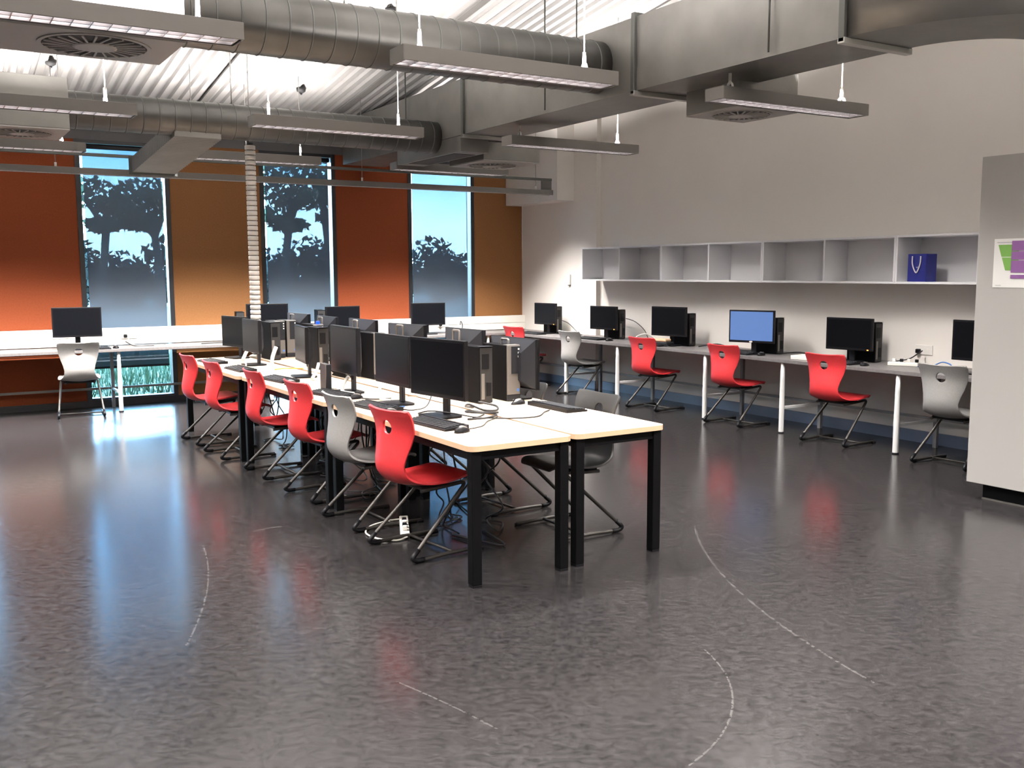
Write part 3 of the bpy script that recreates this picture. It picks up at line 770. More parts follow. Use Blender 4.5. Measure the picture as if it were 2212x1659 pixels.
# ================================================================== COMPUTERS
def make_monitor(w, h, zb, scr, label, stand='x', kind='flat', led=None):
    """screen faces local -y, origin on the desk below the screen; zb = height of lower edge above the desk"""
    t = thing('computer_monitor', label, 'monitor', (0, 0, 0), 0)
    bm = bm_new(); bx(bm, -w/2, w/2, 0, .028, zb, zb+h, .004)
    hs = obj('housing', bm, m_plast, t)
    bm = bm_new()   # wedge back cover
    a = [(-w/2+.01, .0285, zb+.012), (w/2-.01, .0285, zb+.012), (w/2-.01, .0285, zb+h-.004), (-w/2+.01, .0285, zb+h-.004)]
    b = [(-w*.30, .075, zb+h*.18), (w*.30, .075, zb+h*.18), (w*.30, .075, zb+h*.72), (-w*.30, .075, zb+h*.72)]
    A = [bm.verts.new(p) for p in a]; B = [bm.verts.new(p) for p in b]
    bm.faces.new(A); bm.faces.new(B[::-1])
    for k in range(4): bm.faces.new((A[k], A[(k+1) % 4], B[(k+1) % 4], B[k]))
    obj('back_cover', bm, m_plast2, t)
    obj('screen', bx(bm_new(), -w/2+.016, w/2-.016, -.0015, .002, zb+.024, zb+h-.016), scr, t)
    bm = bm_new(); bx(bm, -.028, .028, .062, .085, .012, zb+h*.55, .006)
    nk = obj('stand_neck', bm, m_plast2 if kind == 'flat' else m_silver, t)
    if kind != 'flat':
        obj('neck_handle', tube(bm_new(), rounded([(-.045, .09, zb+h*.55), (-.045, .09, zb+h*.97), (.045, .09, zb+h*.97), (.045, .09, zb+h*.55)], .012), .008, 8), m_silver, nk)
    bm = bm_new(); prism(bm, rrect(-.12, .12, -.07, .12, .04), 'z', 0, .012); obj('stand_base', bm, m_plast, t)
    if led == 'amber': obj('power_lamp', bx(bm_new(), w/2-.05, w/2-.035, -.003, -.0005, zb+.006, zb+.014), m_led, t)
    if led == 'oval':
        bm = bm_new(); prism(bm, [(.02*math.cos(2*PI*k/18), zb+.012+.009*math.sin(2*PI*k/18)) for k in range(18)], 'y', -.0035, -.0005)
        o = obj('badge', bm, m_wplast, t); o['label'] = 'white oval badge'
    return t
def at_mon(t, x, y, deg, zc, h, zdesk):
    # deg: direction the screen faces
    t.location = (x, y, zdesk); t.rotation_euler = (0, 0, math.radians(deg+90))
MG_L = 'monitors on the left table row'; MG_R = 'monitors on the right table row'; MG_B = 'monitors on the right wall bench'; MG_W = 'monitors on the window bench'
def mon(x, y, deg, zc, w, h, lab, group, scr=m_screen, desk=TZ, kind='flat', led=None):
    t = make_monitor(w, h, zc-h/2-desk, scr, lab, kind=kind, led=led); t['group'] = group; at_mon(t, x, y, deg, zc, h, desk+.0005); return t
mon(2.62, 5.13, 188, 1.030, .56, .35, 'large dark monitor nearest the camera on the left table row', MG_L)
mon(2.63, 5.79, 180, 1.030, .53, .33, 'dark monitor directly behind the nearest one on the left table row', MG_L)
mon(2.60, 6.55, 179, 1.045, .53, .34, 'dark monitor with a slim upright drive before it, left table row', MG_L)
mon(2.70, 7.76, 171, 1.010, .48, .30, 'dark monitor seen edge-on in the middle of the left table row', MG_L)
mon(2.66, 9.02, 181, 1.010, .49, .31, 'dark monitor second from the far end of the left table row', MG_L)
mon(2.74, 9.86, 193, 1.005, .50, .31, 'dark monitor at the far end of the left table row', MG_L)
mon(3.49, 5.63, 1, 0.985, .58, .34, 'monitor nearest the camera on the right table row, seen from behind', MG_R, kind='handle')
mon(3.49, 6.33, 3, 1.015, .53, .33, 'monitor second from the near end of the right row, seen from behind', MG_R, kind='handle')
mon(3.50, 7.35, 10, 1.005, .52, .33, 'monitor third from the near end of the right row, seen from behind', MG_R, kind='handle')
mon(3.49, 8.26, 2, 1.010, .58, .33, 'monitor fourth from the near end of the right row, seen from behind', MG_R, kind='handle')
mon(3.47, 9.10, 2, 1.010, .48, .32, 'monitor second from the far end of the right row, seen from behind', MG_R, kind='handle')
mon(3.42, 9.80, 5, 1.012, .52, .33, 'monitor at the far end of the right row, seen from behind', MG_R, kind='handle')
mon(7.50, 11.33, 186, 1.010, .47, .30, 'dark monitor farthest away on the right wall bench, near the corner', MG_B, desk=BZ, led='amber')
mon(7.50, 9.98, 188, 1.005, .48, .30, 'dark monitor on the right wall bench beneath the first shelf unit', MG_B, desk=BZ, led='amber')
mon(7.42, 8.62, 190, 1.018, .51, .34, 'dark monitor on the right wall bench beside the white power strip', MG_B, desk=BZ)
mon(7.39, 7.28, 198, 1.022, .51, .34, 'monitor showing a plain blue screen on the right wall bench', MG_B, scr=m_blue, desk=BZ, led='oval')
mon(7.50, 6.13, 187, 1.000, .49, .305, 'dark monitor on the right wall bench left of the wall sockets', MG_B, desk=BZ, led='amber')
mon(7.47, 4.78, 180, 1.012, .51, .34, 'dark monitor cut off by the tall cupboard on the right wall bench', MG_B, desk=BZ)
mon(1.56, 12.02, 263, 1.045, .52, .34, 'single dark monitor at the left part of the window bench', MG_W, desk=BZ)
mon(3.78, 12.05, 260, 1.04, .52, .34, 'dark monitor on the window bench behind the white cable column', MG_W, desk=BZ)
mon(4.80, 12.07, 276, 1.00, .50, .31, 'dark monitor on the window bench before the orange panel', MG_W, desk=BZ)
mon(6.07, 12.10, 263, 1.018, .50, .31, 'dark monitor on the window bench before the rightmost window', MG_W, desk=BZ)

# slim desktop computers standing on edge, front faces local -y
def make_tower(label, m_side, front, back=False):
    t = thing('desktop_computer', label, 'computer', (0, 0, 0), 0)
    w, d, h = .10, .33, .375
    obj('case', bx(bm_new(), -w/2, w/2, .012, d, .004, h, .004), m_side, t)
    obj('feet', bx(bm_new(), -w/2+.006, w/2-.006, .03, d-.02, 0, .0038), m_plast, t)
    if not back:
        fp = obj('front_panel', bx(bm_new(), -w/2-.001, w/2+.001, 0, .0118, .045, h+.001, .004), front, t)
        obj('base_grille', bx(bm_new(), -w/2-.001, w/2+.001, .001, .0118, .004, .0448, .002), m_plast2, t)
        obj('drive_bay', bx(bm_new(), -.020, .0495, -.003, -.0002, .185, .368, .001), m_plast2, fp)
        bm = bm_new()
        for z in (.30, .325, .35): bx(bm, .030, .042, -.005, -.0031, z-.006, z+.006, .001)
        obj('buttons', bm, m_wplast, fp)
        bm = bm_new(); prism(bm, [(.032+.011*math.cos(2*PI*k/16), .075+.011*math.sin(2*PI*k/16)) for k in range(16)], 'y', -.002, -.0002)
        obj('round_sticker', bm, m_cableb, fp)
    else:
        fp = obj('rear_panel', bx(bm_new(), -w/2+.004, w/2-.004, .006, .0118, .01, h-.006), m_mid, t)
        obj('fan_grille', bx(bm_new(), -.035, .02, .003, .0058, .23, .33, .001), m_plast, fp)
        obj('port_block', bx(bm_new(), .0, .035, .002, .0058, .05, .14, .001), m_plast, fp)
        obj('expansion_slots', bx(bm_new(), -.04, -.015, .003, .0058, .03, .2, .001), m_silver, fp)
    obj('top_strip', bx(bm_new(), -w/2+.003, w/2-.003, .001, .06, h+.0012, h+.004, .001), m_silver if not back else m_plast2, t)
    return t
tw_f = make_tower('x', m_case, m_silver); tw_b = make_tower('x', m_case, m_silver, True)
tw_used = set()
def tower(src, x, y, deg, z, lab, group):
    first = src.name not in tw_used; tw_used.add(src.name)
    o = src if first else dup(src, (x, y, z), math.radians(deg))
    o.location = (x, y, z); o.rotation_euler = (0, 0, math.radians(deg)); o['label'] = lab; o['group'] = group
TG = 'slim computers between the two monitor rows'; TB = 'slim computers behind the wall bench monitors'
Z1 = TZ+.0005
tower(tw_b, 3.165, 5.47, 2, Z1, 'black slim computer with its ports facing out beside the nearest monitor', TG)
tower(tw_f, 3.385, 5.49, 0, Z1, 'slim computer with a silver front and blue sticker, nearest the camera', TG)
tower(tw_f, 3.17, 7.20, 1, Z1, 'silver fronted slim computer behind the second monitor of the left row', TG)
tower(tw_b, 3.02, 7.45, 2, Z1, 'black slim computer in the middle between second and third monitors', TG)
tower(tw_f, 3.22, 8.72, 0, Z1, 'silver fronted slim computer right of the edge-on monitor', TG)
tower(tw_b, 3.08, 8.22, 0, Z1, 'black slim computer right beside the edge-on monitor', TG)
tower(tw_b, 3.02, 9.38, 0, Z1, 'black slim computer right of the second farthest monitor', TG)
tower(tw_f, 3.27, 9.64, 0, Z1, 'grey fronted slim computer farthest away between the rows', TG)
tower(tw_f, 3.13, 9.58, 0, Z1, 'silver fronted slim computer near the foot of the white cable column', TG)
for (x, y, lab) in ((7.66, 11.20, 'behind the monitor nearest the corner'), (7.68, 9.80, 'behind the monitor below the first shelf unit'), (7.62, 8.42, 'behind the monitor by the power strip'),
                    (7.64, 7.10, 'behind the blue screen'), (7.69, 5.93, 'behind the monitor left of the sockets')):
    tower(tw_b, x, y-.0, 0, BZ+.0005, 'black slim computer standing %s on the wall bench' % lab, TB)
for (x, y, lab) in ((3.44, 12.06, 'left of the monitor behind the cable column'), (4.50, 12.06, 'left of the monitor before the orange panel')):
    tower(tw_b, x, y, -12, BZ+.0005, 'black slim computer standing %s on the window bench' % lab, 'slim computers on the window bench')

# keyboards and mice
def make_keyboard(label):
    t = thing('keyboard', label, 'keyboard', (0, 0, 0), 0)
    w, d = .45, .155
    bm = bm_new(); prism(bm, [(-d/2, 0), (d/2, 0), (d/2, .024), (d/2-.03, .024), (-d/2, .010)], 'x', -w/2, w/2)
    obj('keyboard_body', bm, m_plast, t)
    bm = bm_new()
    for r in range(6):
        y = -d/2+.018+r*.0205 + (.006 if r == 5 else 0); zt = .010+(y+d/2)/(d-.03)*.014
        x = -w/2+.012
        for k in range(21):
            if k in (15, 17): x += .006
            wd = .0165
            if r == 0 and 4 <= k <= 9:
                if k == 4: bx(bm, x, x+6*.0195-.003, y-.008, y+.008, zt-.002, zt+.006)
            else: bx(bm, x, x+wd, y-.008, y+.008, zt-.002, zt+.006)
            x += .0195
    obj('keys', bm, m_key, t)
    return t
kb0 = make_keyboard('x'); kbu = [0]
def kb(x, y, deg, z, lab, group):
    o = kb0 if not kbu[0] else dup(kb0, (x, y, z), 0); kbu[0] = 1
    o.location = (x, y, z); o.rotation_euler = (0, 0, math.radians(deg)); o['label'] = lab; o['group'] = group
KG = 'keyboards on the centre tables'; KB = 'keyboards on the benches'
kb(2.475, 4.86, -86, Z1, 'black keyboard nearest the camera in front of the large monitor', KG)
kb(2.47, 5.70, -85, Z1, 'black keyboard above the grey chair on the left table row', KG)
kb(2.47, 6.46, -80, Z1, 'black keyboard beside the upright drive on the left table row', KG)
kb(2.46, 7.60, -84, Z1, 'black keyboard in front of the edge-on monitor', KG)
kb(2.44, 8.62, -88, Z1, 'black keyboard in front of the second farthest monitor, left row', KG)
kb(2.42, 9.50, -86, Z1, 'black keyboard at the far end of the left table row', KG)
kb(3.44, 5.06, 90, Z1, 'black keyboard near the right edge of the tables', KG)
for (x, y, lab) in ((7.34, 10.02, 'below the first shelf unit'), (7.31, 11.35, 'in the far corner'), (7.32, 7.42, 'in front of the blue screen'), (7.31, 6.12, 'left of the wall sockets'), (7.32, 8.80, 'behind the farthest red bench chair')):
    kb(x, y, -90, BZ+.0005, 'black keyboard on the right wall bench %s' % lab, KB)
kb(1.66, 11.93, 0, BZ+.0005, 'black keyboard on the window bench before the single monitor', KB)
def make_mouse(label):
    t = thing('computer_mouse', label, 'mouse', (0, 0, 0), 0)
    bm = bm_new(); bmesh.ops.create_uvsphere(bm, u_segments=18, v_segments=12, radius=1)
    for v in bm.verts:
        x, y, z = v.co; v.co = Vector((x*.031*(1-.12*y), y*.056, (max(z, -.0) * .034 * (1-.25*(y))) if z > 0 else z*.0))
    bmesh.ops.remove_doubles(bm, verts=bm.verts, dist=1e-5)
    obj('mouse_body', bm, m_plast, t, smooth=True)
    bm = bm_new(); bmesh.ops.create_uvsphere(bm, u_segments=16, v_segments=10, radius=1)
    for v in bm.verts:
        x, y, z = v.co; v.co = Vector((x*.024, .002+y*.046, .006+max(z, -.2)*.031*(1-.25*y)))
    obj('silver_top', bm, m_silver, t, smooth=True)
    obj('scroll_wheel', tube(bm_new(), [(-.004, .034, .028), (.004, .034, .028)], .008, 10), m_plast2, t)
    return t
ms0 = make_mouse('x'); msu = [0]
def ms(x, y, deg, z, lab, group='computer mice'):
    o = ms0 if not msu[0] else dup(ms0, (x, y, z), 0); msu[0] = 1
    o.location = (x, y, z); o.rotation_euler = (0, 0, math.radians(deg)); o['label'] = lab; o['group'] = group
ms(2.485, 4.565, -70, Z1, 'silver and black mouse nearest the camera beside the keyboard')
ms(2.445, 5.40, -80, Z1, 'black mouse behind the nearest red chair on the left table row')
ms(2.55, 6.20, -70, Z1, 'black mouse at the end of the keyboard by the upright drive')
ms(2.45, 7.28, -75, Z1, 'black mouse behind the third red chair on the table edge')
ms(3.33, 5.35, 95, Z1, 'black mouse beside the silver fronted computer')
ms(1.95, 11.96, 10, BZ+.0005, 'black mouse on the window bench beside the chair')
ms(7.36, 9.66, -90, BZ+.0005, 'small mouse on the right wall bench below the first shelf unit')
ms(7.33, 5.80, -85, BZ+.0005, 'black mouse on the right wall bench near the wall sockets')
ms(7.36, 7.10, -85, BZ+.0005, 'black mouse on the right wall bench below the blue screen')

# slim upright drive and other small desk things
t = thing('upright_drive', 'slim dark upright drive with a silver edge before a left row monitor', 'drive', (2.53, 6.73, Z1), math.radians(-6))
obj('drive_body', bx(bm_new(), -.02, .02, -.085, .085, .008, .20, .003), m_plast2, t)
obj('drive_stand', bx(bm_new(), -.032, .032, -.07, .07, 0, .0078, .002), m_plast, t)
obj('edge_trim', tube(bm_new(), rounded([(-.021, -.086, .012), (-.021, -.086, .203), (-.021, .086, .203)], .004), .004, 6), m_silver, t)

def cable(lab, pts, m=m_cable, r=.004, group='loose cables', name='cable', n=6):
    p0 = Vector(pts[0]); o = obj(name, tube(bm_new(), smooth_path([Vector(p)-p0 for p in pts], n), r, 6), m, None, p0)
    return tag(o, lab, 'cable', group)
zt = TZ+.005
cable('black cable curling over the near right tabletop towards its keyboard', [(2.78, 4.98, zt), (2.95, 4.83, zt), (3.12, 4.80, zt), (3.26, 4.93, zt), (3.33, 4.98, zt)])
cable('thin cable running along the near tabletop from the nearest mouse', [(2.53, 4.61, zt), (2.66, 4.66, zt), (2.78, 4.80, zt), (2.92, 4.92, zt), (2.95, 5.03, zt)], r=.003)
cable('black cable loop under the nearest large monitor', [(2.66, 5.36, zt), (2.58, 5.30, zt), (2.60, 5.17, zt+.03), (2.70, 5.06, zt+.02), (2.80, 4.98, zt), (2.90, 5.05, zt)])
cable('black coiled cable by the stand of the nearest large monitor', [(2.72, 4.93, zt), (2.80, 4.86, zt+.01), (2.90, 4.90, zt+.015), (2.92, 5.02, zt+.01), (2.84, 5.10, zt+.02), (2.76, 5.02, zt+.03), (2.82, 4.93, zt+.03), (2.94, 4.95, zt+.02)], r=.006)
cable('black cables bunched behind the nearest large monitor', [(3.0, 5.36, zt), (2.90, 5.28, zt+.02), (2.86, 5.16, zt+.05), (2.92, 5.08, zt+.02), (3.02, 5.10, zt+.01), (3.08, 5.22, zt+.02), (3.0, 5.30, zt+.04)], r=.007)
cable('black cable drooping behind the second left row monitor', [(2.72, 5.60, .98), (2.78, 5.52, .86), (2.72, 5.46, zt+.02), (2.62, 5.45, zt), (2.58, 5.52, zt)])
cable('pale cable bundle below the monitor with the upright drive', [(2.66, 6.62, .84), (2.60, 6.56, .80), (2.57, 6.50, zt+.01), (2.62, 6.42, zt)], m_cablew, .014)
cable('pale curled lead standing beside the upright drive', [(2.62, 6.84, .86), (2.58, 6.84, .81), (2.57, 6.80, zt+.02), (2.60, 6.72, zt)], m_cablew, .013)
cable('pale lead below the edge-on monitor in the middle of the row', [(2.78, 7.55, .86), (2.74, 7.50, .80), (2.68, 7.44, zt+.01)], m_cablew, .014)
cable('pale lead rising beside the second farthest monitor', [(2.80, 8.70, .92), (2.76, 8.68, .84), (2.74, 8.66, zt+.02), (2.70, 8.56, zt)], m_cablew, .018)
cable('pale lead bunch at the far end monitor', [(2.76, 9.48, .84), (2.72, 9.44, .79), (2.68, 9.38, zt+.01)], m_cablew, .018)
cable('pale lead below the second left row monitor', [(2.70, 6.10, .84), (2.66, 6.06, .80), (2.64, 5.98, zt+.01), (2.68, 5.92, zt)], m_cablew, .013)
cable('yellow cable on the far tabletop by the computers', [(2.70, 8.45, zt), (2.78, 8.40, zt+.01), (2.86, 8.44, zt), (2.95, 8.40, zt)], m_cabley, .006)
cable('blue cable beside the second left row monitor', [(2.64, 5.62, zt), (2.58, 5.66, zt), (2.60, 5.76, zt), (2.68, 5.80, zt)], m_cableb, .005)
cable('black cable across the tabletop behind the third keyboard', [(2.62, 6.30, zt), (2.56, 6.24, zt), (2.62, 6.08, zt), (2.74, 6.05, zt)])
cable('pale curled tag lying by the far keyboards', [(2.50, 9.10, zt), (2.56, 9.06, zt+.03), (2.60, 9.0, zt+.02), (2.58, 8.92, zt)], m_cablew, .008)
random.seed(11)
spots = [(2.80, 4.95), (2.75, 5.2), (2.82, 5.45), (2.88, 5.6), (2.70, 6.3), (2.9, 6.6), (2.84, 6.9), (2.75, 7.3), (2.9, 7.6), (2.8, 8.5), (2.86, 8.9), (3.0, 5.1), (3.1, 5.7), (3.05, 6.9)]
ords = ['nearest the camera', 'second nearest', 'third nearest', 'fourth nearest', 'below the third keyboard', 'left of the middle legs', 'below the upright drive', 'behind the middle red chair', 'below the edge-on monitor', 'below the second farthest monitor', 'below the far end', 'right of the nearest one', 'beside the second dark chair', 'beside the far red chair on the right']
for i, (x, y) in enumerate(spots):
    p = [(x, y, .66)]; z = .66
    while z > .06:
        z -= .12; p.append((x+random.uniform(-.07, .07), y+random.uniform(-.16, .16), max(z, .02)))
    for k in range(3): p.append((x+random.uniform(-.12, .12), y+random.uniform(-.25, .25), .012))
    cable('black cable hanging down under the tables, %s' % ords[i], p, r=.0055, group='cables hanging under the tables')
for i in range(7):
    y = 6.25+i*.42
    cable('cable sagging in loops under the tabletop, %s' % ['first from the near end', 'second in line', 'third in line', 'middle one', 'fifth in line', 'sixth in line', 'last towards the windows'][i],
          [(2.55+random.uniform(0, .2), y, .64), (2.7, y+.15, .42+random.uniform(-.1, .1)), (2.78, y+.28, .38+random.uniform(-.1, .1)), (2.85, y+.45, .63)], r=.006, group='cables sagging under the tables')

def power_strip(lab, x, y, z, deg, L=.30):
    t = thing('power_strip', lab, 'power board', (x, y, z), math.radians(deg))
    obj('strip_body', bx(bm_new(), -L/2, L/2, -.028, .028, 0, .034, .006), m_wplast, t)
    for k in range(4):
        s = obj('socket', bx(bm_new(), -L/2+.03+k*.065, -L/2+.075+k*.065, -.018, .018, .0342, .036, .001), m_trunk, t)
        obj('plug', bx(bm_new(), -L/2+.037+k*.065, -L/2+.067+k*.065, -.014, .014, .0362, .065, .005), m_plast if k % 2 else m_wplast, s)
    return t
power_strip('white power board on the floor under the nearest table', 2.52, 5.40, 0.001, 66, .42)
cable('white power lead looping on the floor under the nearest table', [(2.44, 5.19, .012), (2.36, 5.17, .008), (2.28, 5.26, .008), (2.27, 5.42, .008), (2.36, 5.55, .01), (2.50, 5.60, .012), (2.60, 5.60, .012)], m_cablew, .006)
power_strip('white power board on the right wall bench beside a dark monitor', 7.42, 8.98, BZ+.0005, -60, .28)
power_strip('white power board on the right wall bench below the wall sockets', 7.60, 5.60, BZ+.0005, -65, .26)
cable('white looped lead on the bench behind the farthest red bench chair', [(7.34, 9.16, BZ+.01), (7.40, 9.17, BZ+.08), (7.50, 9.12, BZ+.11), (7.58, 9.06, BZ+.06), (7.52, 8.98, BZ+.05)], m_cablew, .007)
t = thing('desk_phone', 'cream and grey lidded box on the right wall bench by the power strip', 'box', (7.37, 8.66, BZ+.0005), math.radians(-80))
obj('box_base', bx(bm_new(), -.12, .12, -.07, .07, 0, .05, .012), m_plast2, t)
obj('box_lid', bx(bm_new(), -.10, .09, -.055, .05, .0502, .085, .012), m_edge, t)
t.name = 'lidded_box'
t = thing('white_tray', 'flat white tray on the right wall bench above the nearest red chair', 'tray', (7.40, 6.48, BZ+.0005), math.radians(-80))
obj('tray_base', bx(bm_new(), -.17, .17, -.10, .10, 0, .012, .004), m_wplast, t)
bm = bm_new(); bx(bm, -.17, .17, -.10, -.088, .0122, .04, .003); bx(bm, -.17, .17, .088, .10, .0122, .04, .003); bx(bm, -.17, -.158, -.087, .087, .0122, .04, .003); bx(bm, .158, .17, -.087, .087, .0122, .04, .003)
obj('tray_rim', bm, m_wplast, t)
def outlet(lab, x, y, z, axis):
    t = thing('wall_socket', lab, 'socket', (x, y, z), axis, 'wall sockets')
    pl = obj('socket_plate', bx(bm_new(), -.09, .09, -.010, -.0005, -.045, .045, .003), m_wplast, t)
    bm = bm_new()
    for s in (-1, 1): bx(bm, s*.045-.012, s*.045+.012, -.013, -.0102, -.018, .012, .001)
    obj('switches', bm, m_trunk, t)
    o = obj('plug', bx(bm_new(), -.065, -.025, -.05, -.0132, -.032, .008, .008), m_plast, t)
    return t
outlet('white double socket with plugs on the wall right of the last dark monitor', RX, 5.62, .865, -PI/2)
outlet('white double socket on the wall beneath the second shelf unit', RX, 9.15, .865, -PI/2)
outlet('white socket with a black plug on the window trunking beside the single monitor', 2.18, WY-.086, .86, 0)
outlet('white socket on the window trunking behind the rightmost window monitor', 6.45, WY-.086, .86, 0)
cable('black lead lying along the window bench right of the single monitor', [(2.12, 12.3, BZ+.05), (2.2, 12.15, BZ+.006), (2.4, 12.1, BZ+.006), (2.55, 12.15, BZ+.006)], r=.006)
cable('white lead on the window bench below the socket', [(2.18, 12.38, .84), (2.16, 12.3, .78), (2.22, 12.22, BZ+.008), (2.5, 12.05, BZ+.008), (2.72, 12.02, BZ+.008)], m_cablew, .005)
cable('black lead along the window bench towards the tables', [(2.95, 12.05, BZ+.006), (3.1, 12.1, BZ+.006), (3.35, 12.05, BZ+.006), (3.4, 12.08, BZ+.006)], r=.006)
cable('black lead drooping behind the monitor under the first shelf unit', [(7.72, 9.79, 1.00), (7.77, 9.66, .96), (7.82, 9.54, .86), (7.83, 9.46, BZ+.006), (7.76, 9.3, BZ+.006)], r=.005)
cable('black lead drooping to the bench from the farthest monitor', [(7.69, 11.19, .92), (7.73, 11.08, .88), (7.77, 10.95, .78), (7.77, 10.86, BZ+.006), (7.7, 10.72, BZ+.006)], r=.005)
cable('black leads along the bench between blue screen and next monitor', [(7.62, 7.10, BZ+.006), (7.7, 6.9, BZ+.03), (7.74, 6.7, BZ+.006), (7.66, 6.5, BZ+.006), (7.72, 6.35, BZ+.006)], r=.007)
cable('blue lead curled on the bench near the half hidden chair', [(7.62, 5.52, BZ+.006), (7.68, 5.38, BZ+.01), (7.74, 5.30, BZ+.05), (7.72, 5.20, BZ+.03), (7.66, 5.24, BZ+.006), (7.6, 5.34, BZ+.006)], m_cableb, .006)
cable('black lead from the power board by the wall sockets', [(7.62, 5.72, BZ+.03), (7.68, 5.60, BZ+.06), (7.78, 5.58, .84), (7.87, 5.60, .86)], r=.006)
cable('black lead along the bench behind the farthest red bench chair', [(7.6, 8.3, BZ+.006), (7.7, 8.1, BZ+.04), (7.72, 7.9, BZ+.006), (7.66, 7.7, BZ+.006), (7.7, 7.5, BZ+.006)], r=.008)
t = thing('white_adapter', 'white adapter box on the window bench behind the rightmost window monitor', 'adapter', (6.55, 12.14, BZ+.0005), math.radians(12))
obj('adapter_case', bx(bm_new(), -.16, .16, -.06, .06, 0, .045, .012), m_wplast, t)
obj('adapter_lead', tube(bm_new(), smooth_path([(.12, .05, .03), (.15, .07, .10), (.12, .07, .16), (.10, .06, .11)], 6), .007, 6), m_cable, t)
t = thing('usb_stick', 'tiny blue glowing stick on top of a computer in the far table row', 'usb stick', (3.22, 8.78, TZ+.381), 0)
obj('stick_body', bx(bm_new(), -.012, .012, -.025, .025, 0, .010, .002), m_plast, t)
obj('glow_tip', bx(bm_new(), -.014, .014, -.055, -.0252, .0, .028, .004), m_ledb, t)

# ================================================================== WHITE CABLE COLUMN
t = thing('cable_column', 'white ribbed cable column rising from the far tables to the ceiling', 'cable column', (2.97, 9.86, TZ+.0005))
H = cz(9.86)-TZ
bm = bm_new(); z = .04
while z < 2.10:
    lathe(bm, [(.044, z), (.052, z+.004), (.052, z+.040), (.044, z+.044)], 16); z += .050
obj('link_rings', bm, m_wplast, t)
obj('inner_cable', tube(bm_new(), [(0, 0, .02), (0, 0, 2.16)], .038, 12), m_mid, t)
obj('column_foot', lathe(bm_new(), [(.07, 0), (.07, .02), (.045, .03)], 18), m_wplast, t)
obj('drop_wire', tube(bm_new(), [(0, 0, 2.14), (0, 0, H+.02)], .004, 6), m_wire, t)

# ================================================================== OUTSIDE
g = obj('field', bx(bm_new(), -160, 260, 12.75, 380, -.3, -.02), m_field); g['kind'] = 'structure'
def crown(bm, c, r, n, s):
    for i in range(n):
        d = Vector((random.gauss(0, 1), random.gauss(0, 1), random.gauss(0, 1))).normalized()
        q = random.random()**.35
        p = Vector((c[0]+d.x*r[0]*q, c[1]+d.y*r[1]*q, c[2]+d.z*r[2]*q))
        a = Vector((random.uniform(-1, 1), random.uniform(-1, 1), random.uniform(-1, 1))).normalized(); b = a.cross(d)
        if b.length < .1: continue
        b.normalize(); k = s*random.uniform(.6, 1.4)
        poly(bm, [p-a*k, p+b*k*.6, p+a*k, p-b*k*.6])
def tree(lab, x, y, blobs, n, s, m, trunk_r, trunk_h, group, lean=.0, name='gum_tree', cat='tree'):
    t = thing(name, lab, cat, (x, y, -.02), 0, group)
    bm = bm_new()
    for c, r in blobs: crown(bm, c, r, n, s)
    obj('crown', bm, m, t)
    bm = bm_new(); tube(bm, smooth_path([(0, 0, 0), (lean*.4, 0, trunk_h*.5), (lean, 0, trunk_h)], 5), trunk_r, 8)
    for c, r in blobs: tube(bm, smooth_path([(lean*.6, 0, trunk_h*.7), ((c[0]+lean)/2, c[1]/2, (c[2]+trunk_h*.7)/2+.1), c], 5), trunk_r*.45, 6)
    obj('trunk', bm, m_bark, t)
random.seed(5)
tree('tall gum with a flat spreading crown seen in the leftmost window, left half', 6.9, 45, [((-.7, 0, 5.0), (1.9, 1.8, .75)), ((.9, .3, 4.5), (1.2, 1.4, .5)), ((.2, 0, 3.7), (.8, .8, .35))], 420, .17, m_leaf, .16, 4.4, 'gum trees outside', .4)
tree('tall gum with a flat spreading crown seen in the leftmost window, right half', 9.6, 46, [((-.5, 0, 5.1), (1.7, 1.8, .75)), ((.6, 0, 4.6), (1.1, 1.2, .6)), ((-.8, 0, 3.9), (.9, .9, .45))], 420, .17, m_leaf, .16, 4.4, 'gum trees outside', -.3)
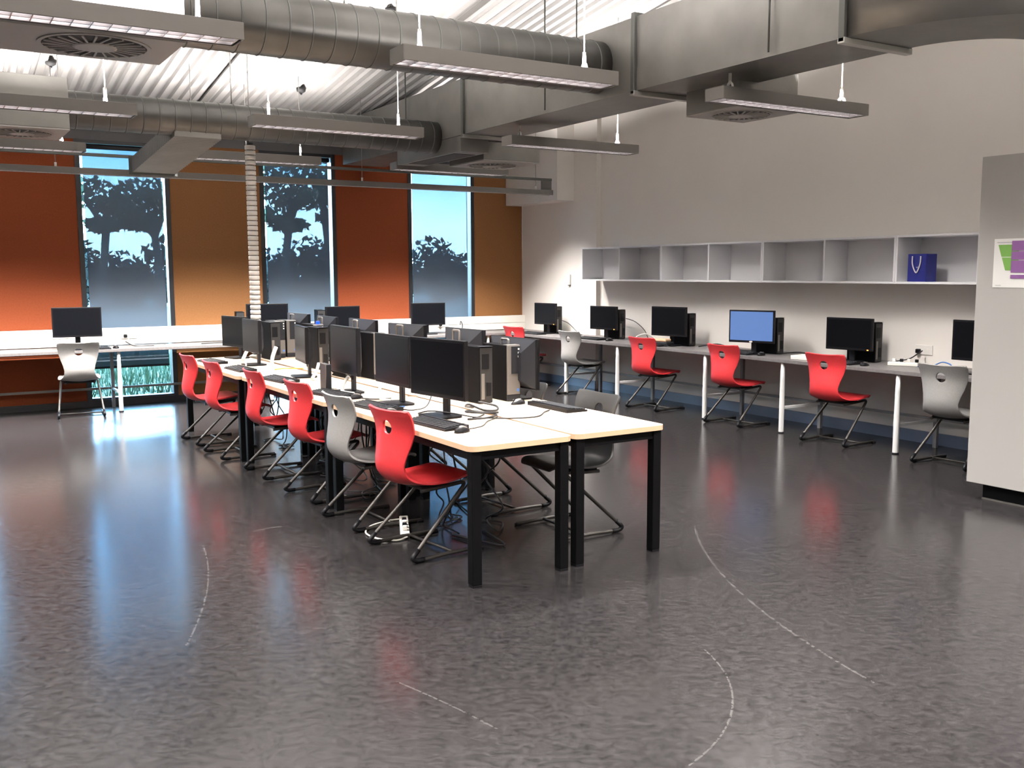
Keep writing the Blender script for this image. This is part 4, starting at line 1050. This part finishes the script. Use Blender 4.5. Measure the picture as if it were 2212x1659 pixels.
tree('large gum filling the left half of the middle window', 14.6, 44, [((-.4, 0, 5.9), (2.0, 1.6, .9)), ((.8, 0, 5.0), (1.5, 1.4, .6)), ((-1.0, 0, 4.2), (1.2, 1.1, .5)), ((.4, .2, 3.8), (.9, .9, .35))], 400, .16, m_leaf, .18, 5.0, 'gum trees outside', .5)
tree('large gum filling the right half of the middle window', 17.4, 45, [((-.2, 0, 6.2), (2.0, 1.6, .8)), ((.2, 0, 5.2), (1.9, 1.4, .6)), ((.6, 0, 4.3), (1.4, 1.1, .5))], 400, .16, m_leaf, .18, 5.0, 'gum trees outside', -.4)
hz = ['leftmost', 'second from left', 'third from left', 'fourth from left', 'fifth from left', 'sixth from left', 'seventh from left', 'eighth from left', 'ninth from left', 'tenth from left', 'eleventh from left', 'rightmost']
for i in range(12):
    x = 3.5+i*2.35; hgt = 3.05+.45*math.sin(i*2.3)+.2*random.random() - (.15 if i > 7 else 0)
    tree('dense dark scrub tree in the belt across the field, %s' % hz[i], x, 49+random.uniform(-1, 1), [((0, 0, hgt*.52), (1.75, 1.2, hgt*.50)), ((.7, 0, hgt*.40), (1.3, 1.0, hgt*.42))], 620, .20, m_leaf2, .14, hgt*.6, 'scrub belt across the field', name='scrub_tree')
# green verge right outside the glass
bm = bm_new(); random.seed(3)
for i in range(9000):
    x = random.uniform(-1.5, 8.5); y = random.uniform(12.85, 19.0)
    h = random.uniform(.06, .16) + .10*max(0, noise.noise(Vector((x*1.3, y*1.3, 0)))) + .02*(y-13)
    a = random.uniform(0, 2*PI); w = random.uniform(.008, .022); lx, ly = random.uniform(-.06, .06), random.uniform(-.06, .06)
    poly(bm, [(x-w*math.cos(a), y-w*math.sin(a), -.02), (x+w*math.cos(a), y+w*math.sin(a), -.02), (x+lx, y+ly, h)])
tag(obj('grass_verge', bm, m_grass), 'bright green grass growing right outside the leftmost window', 'grass', kind='stuff')
lawn = obj('verge_ground', bx(bm_new(), -4, 12, 12.76, 20, -.02, -.008), m_grass); lawn['kind'] = 'structure'
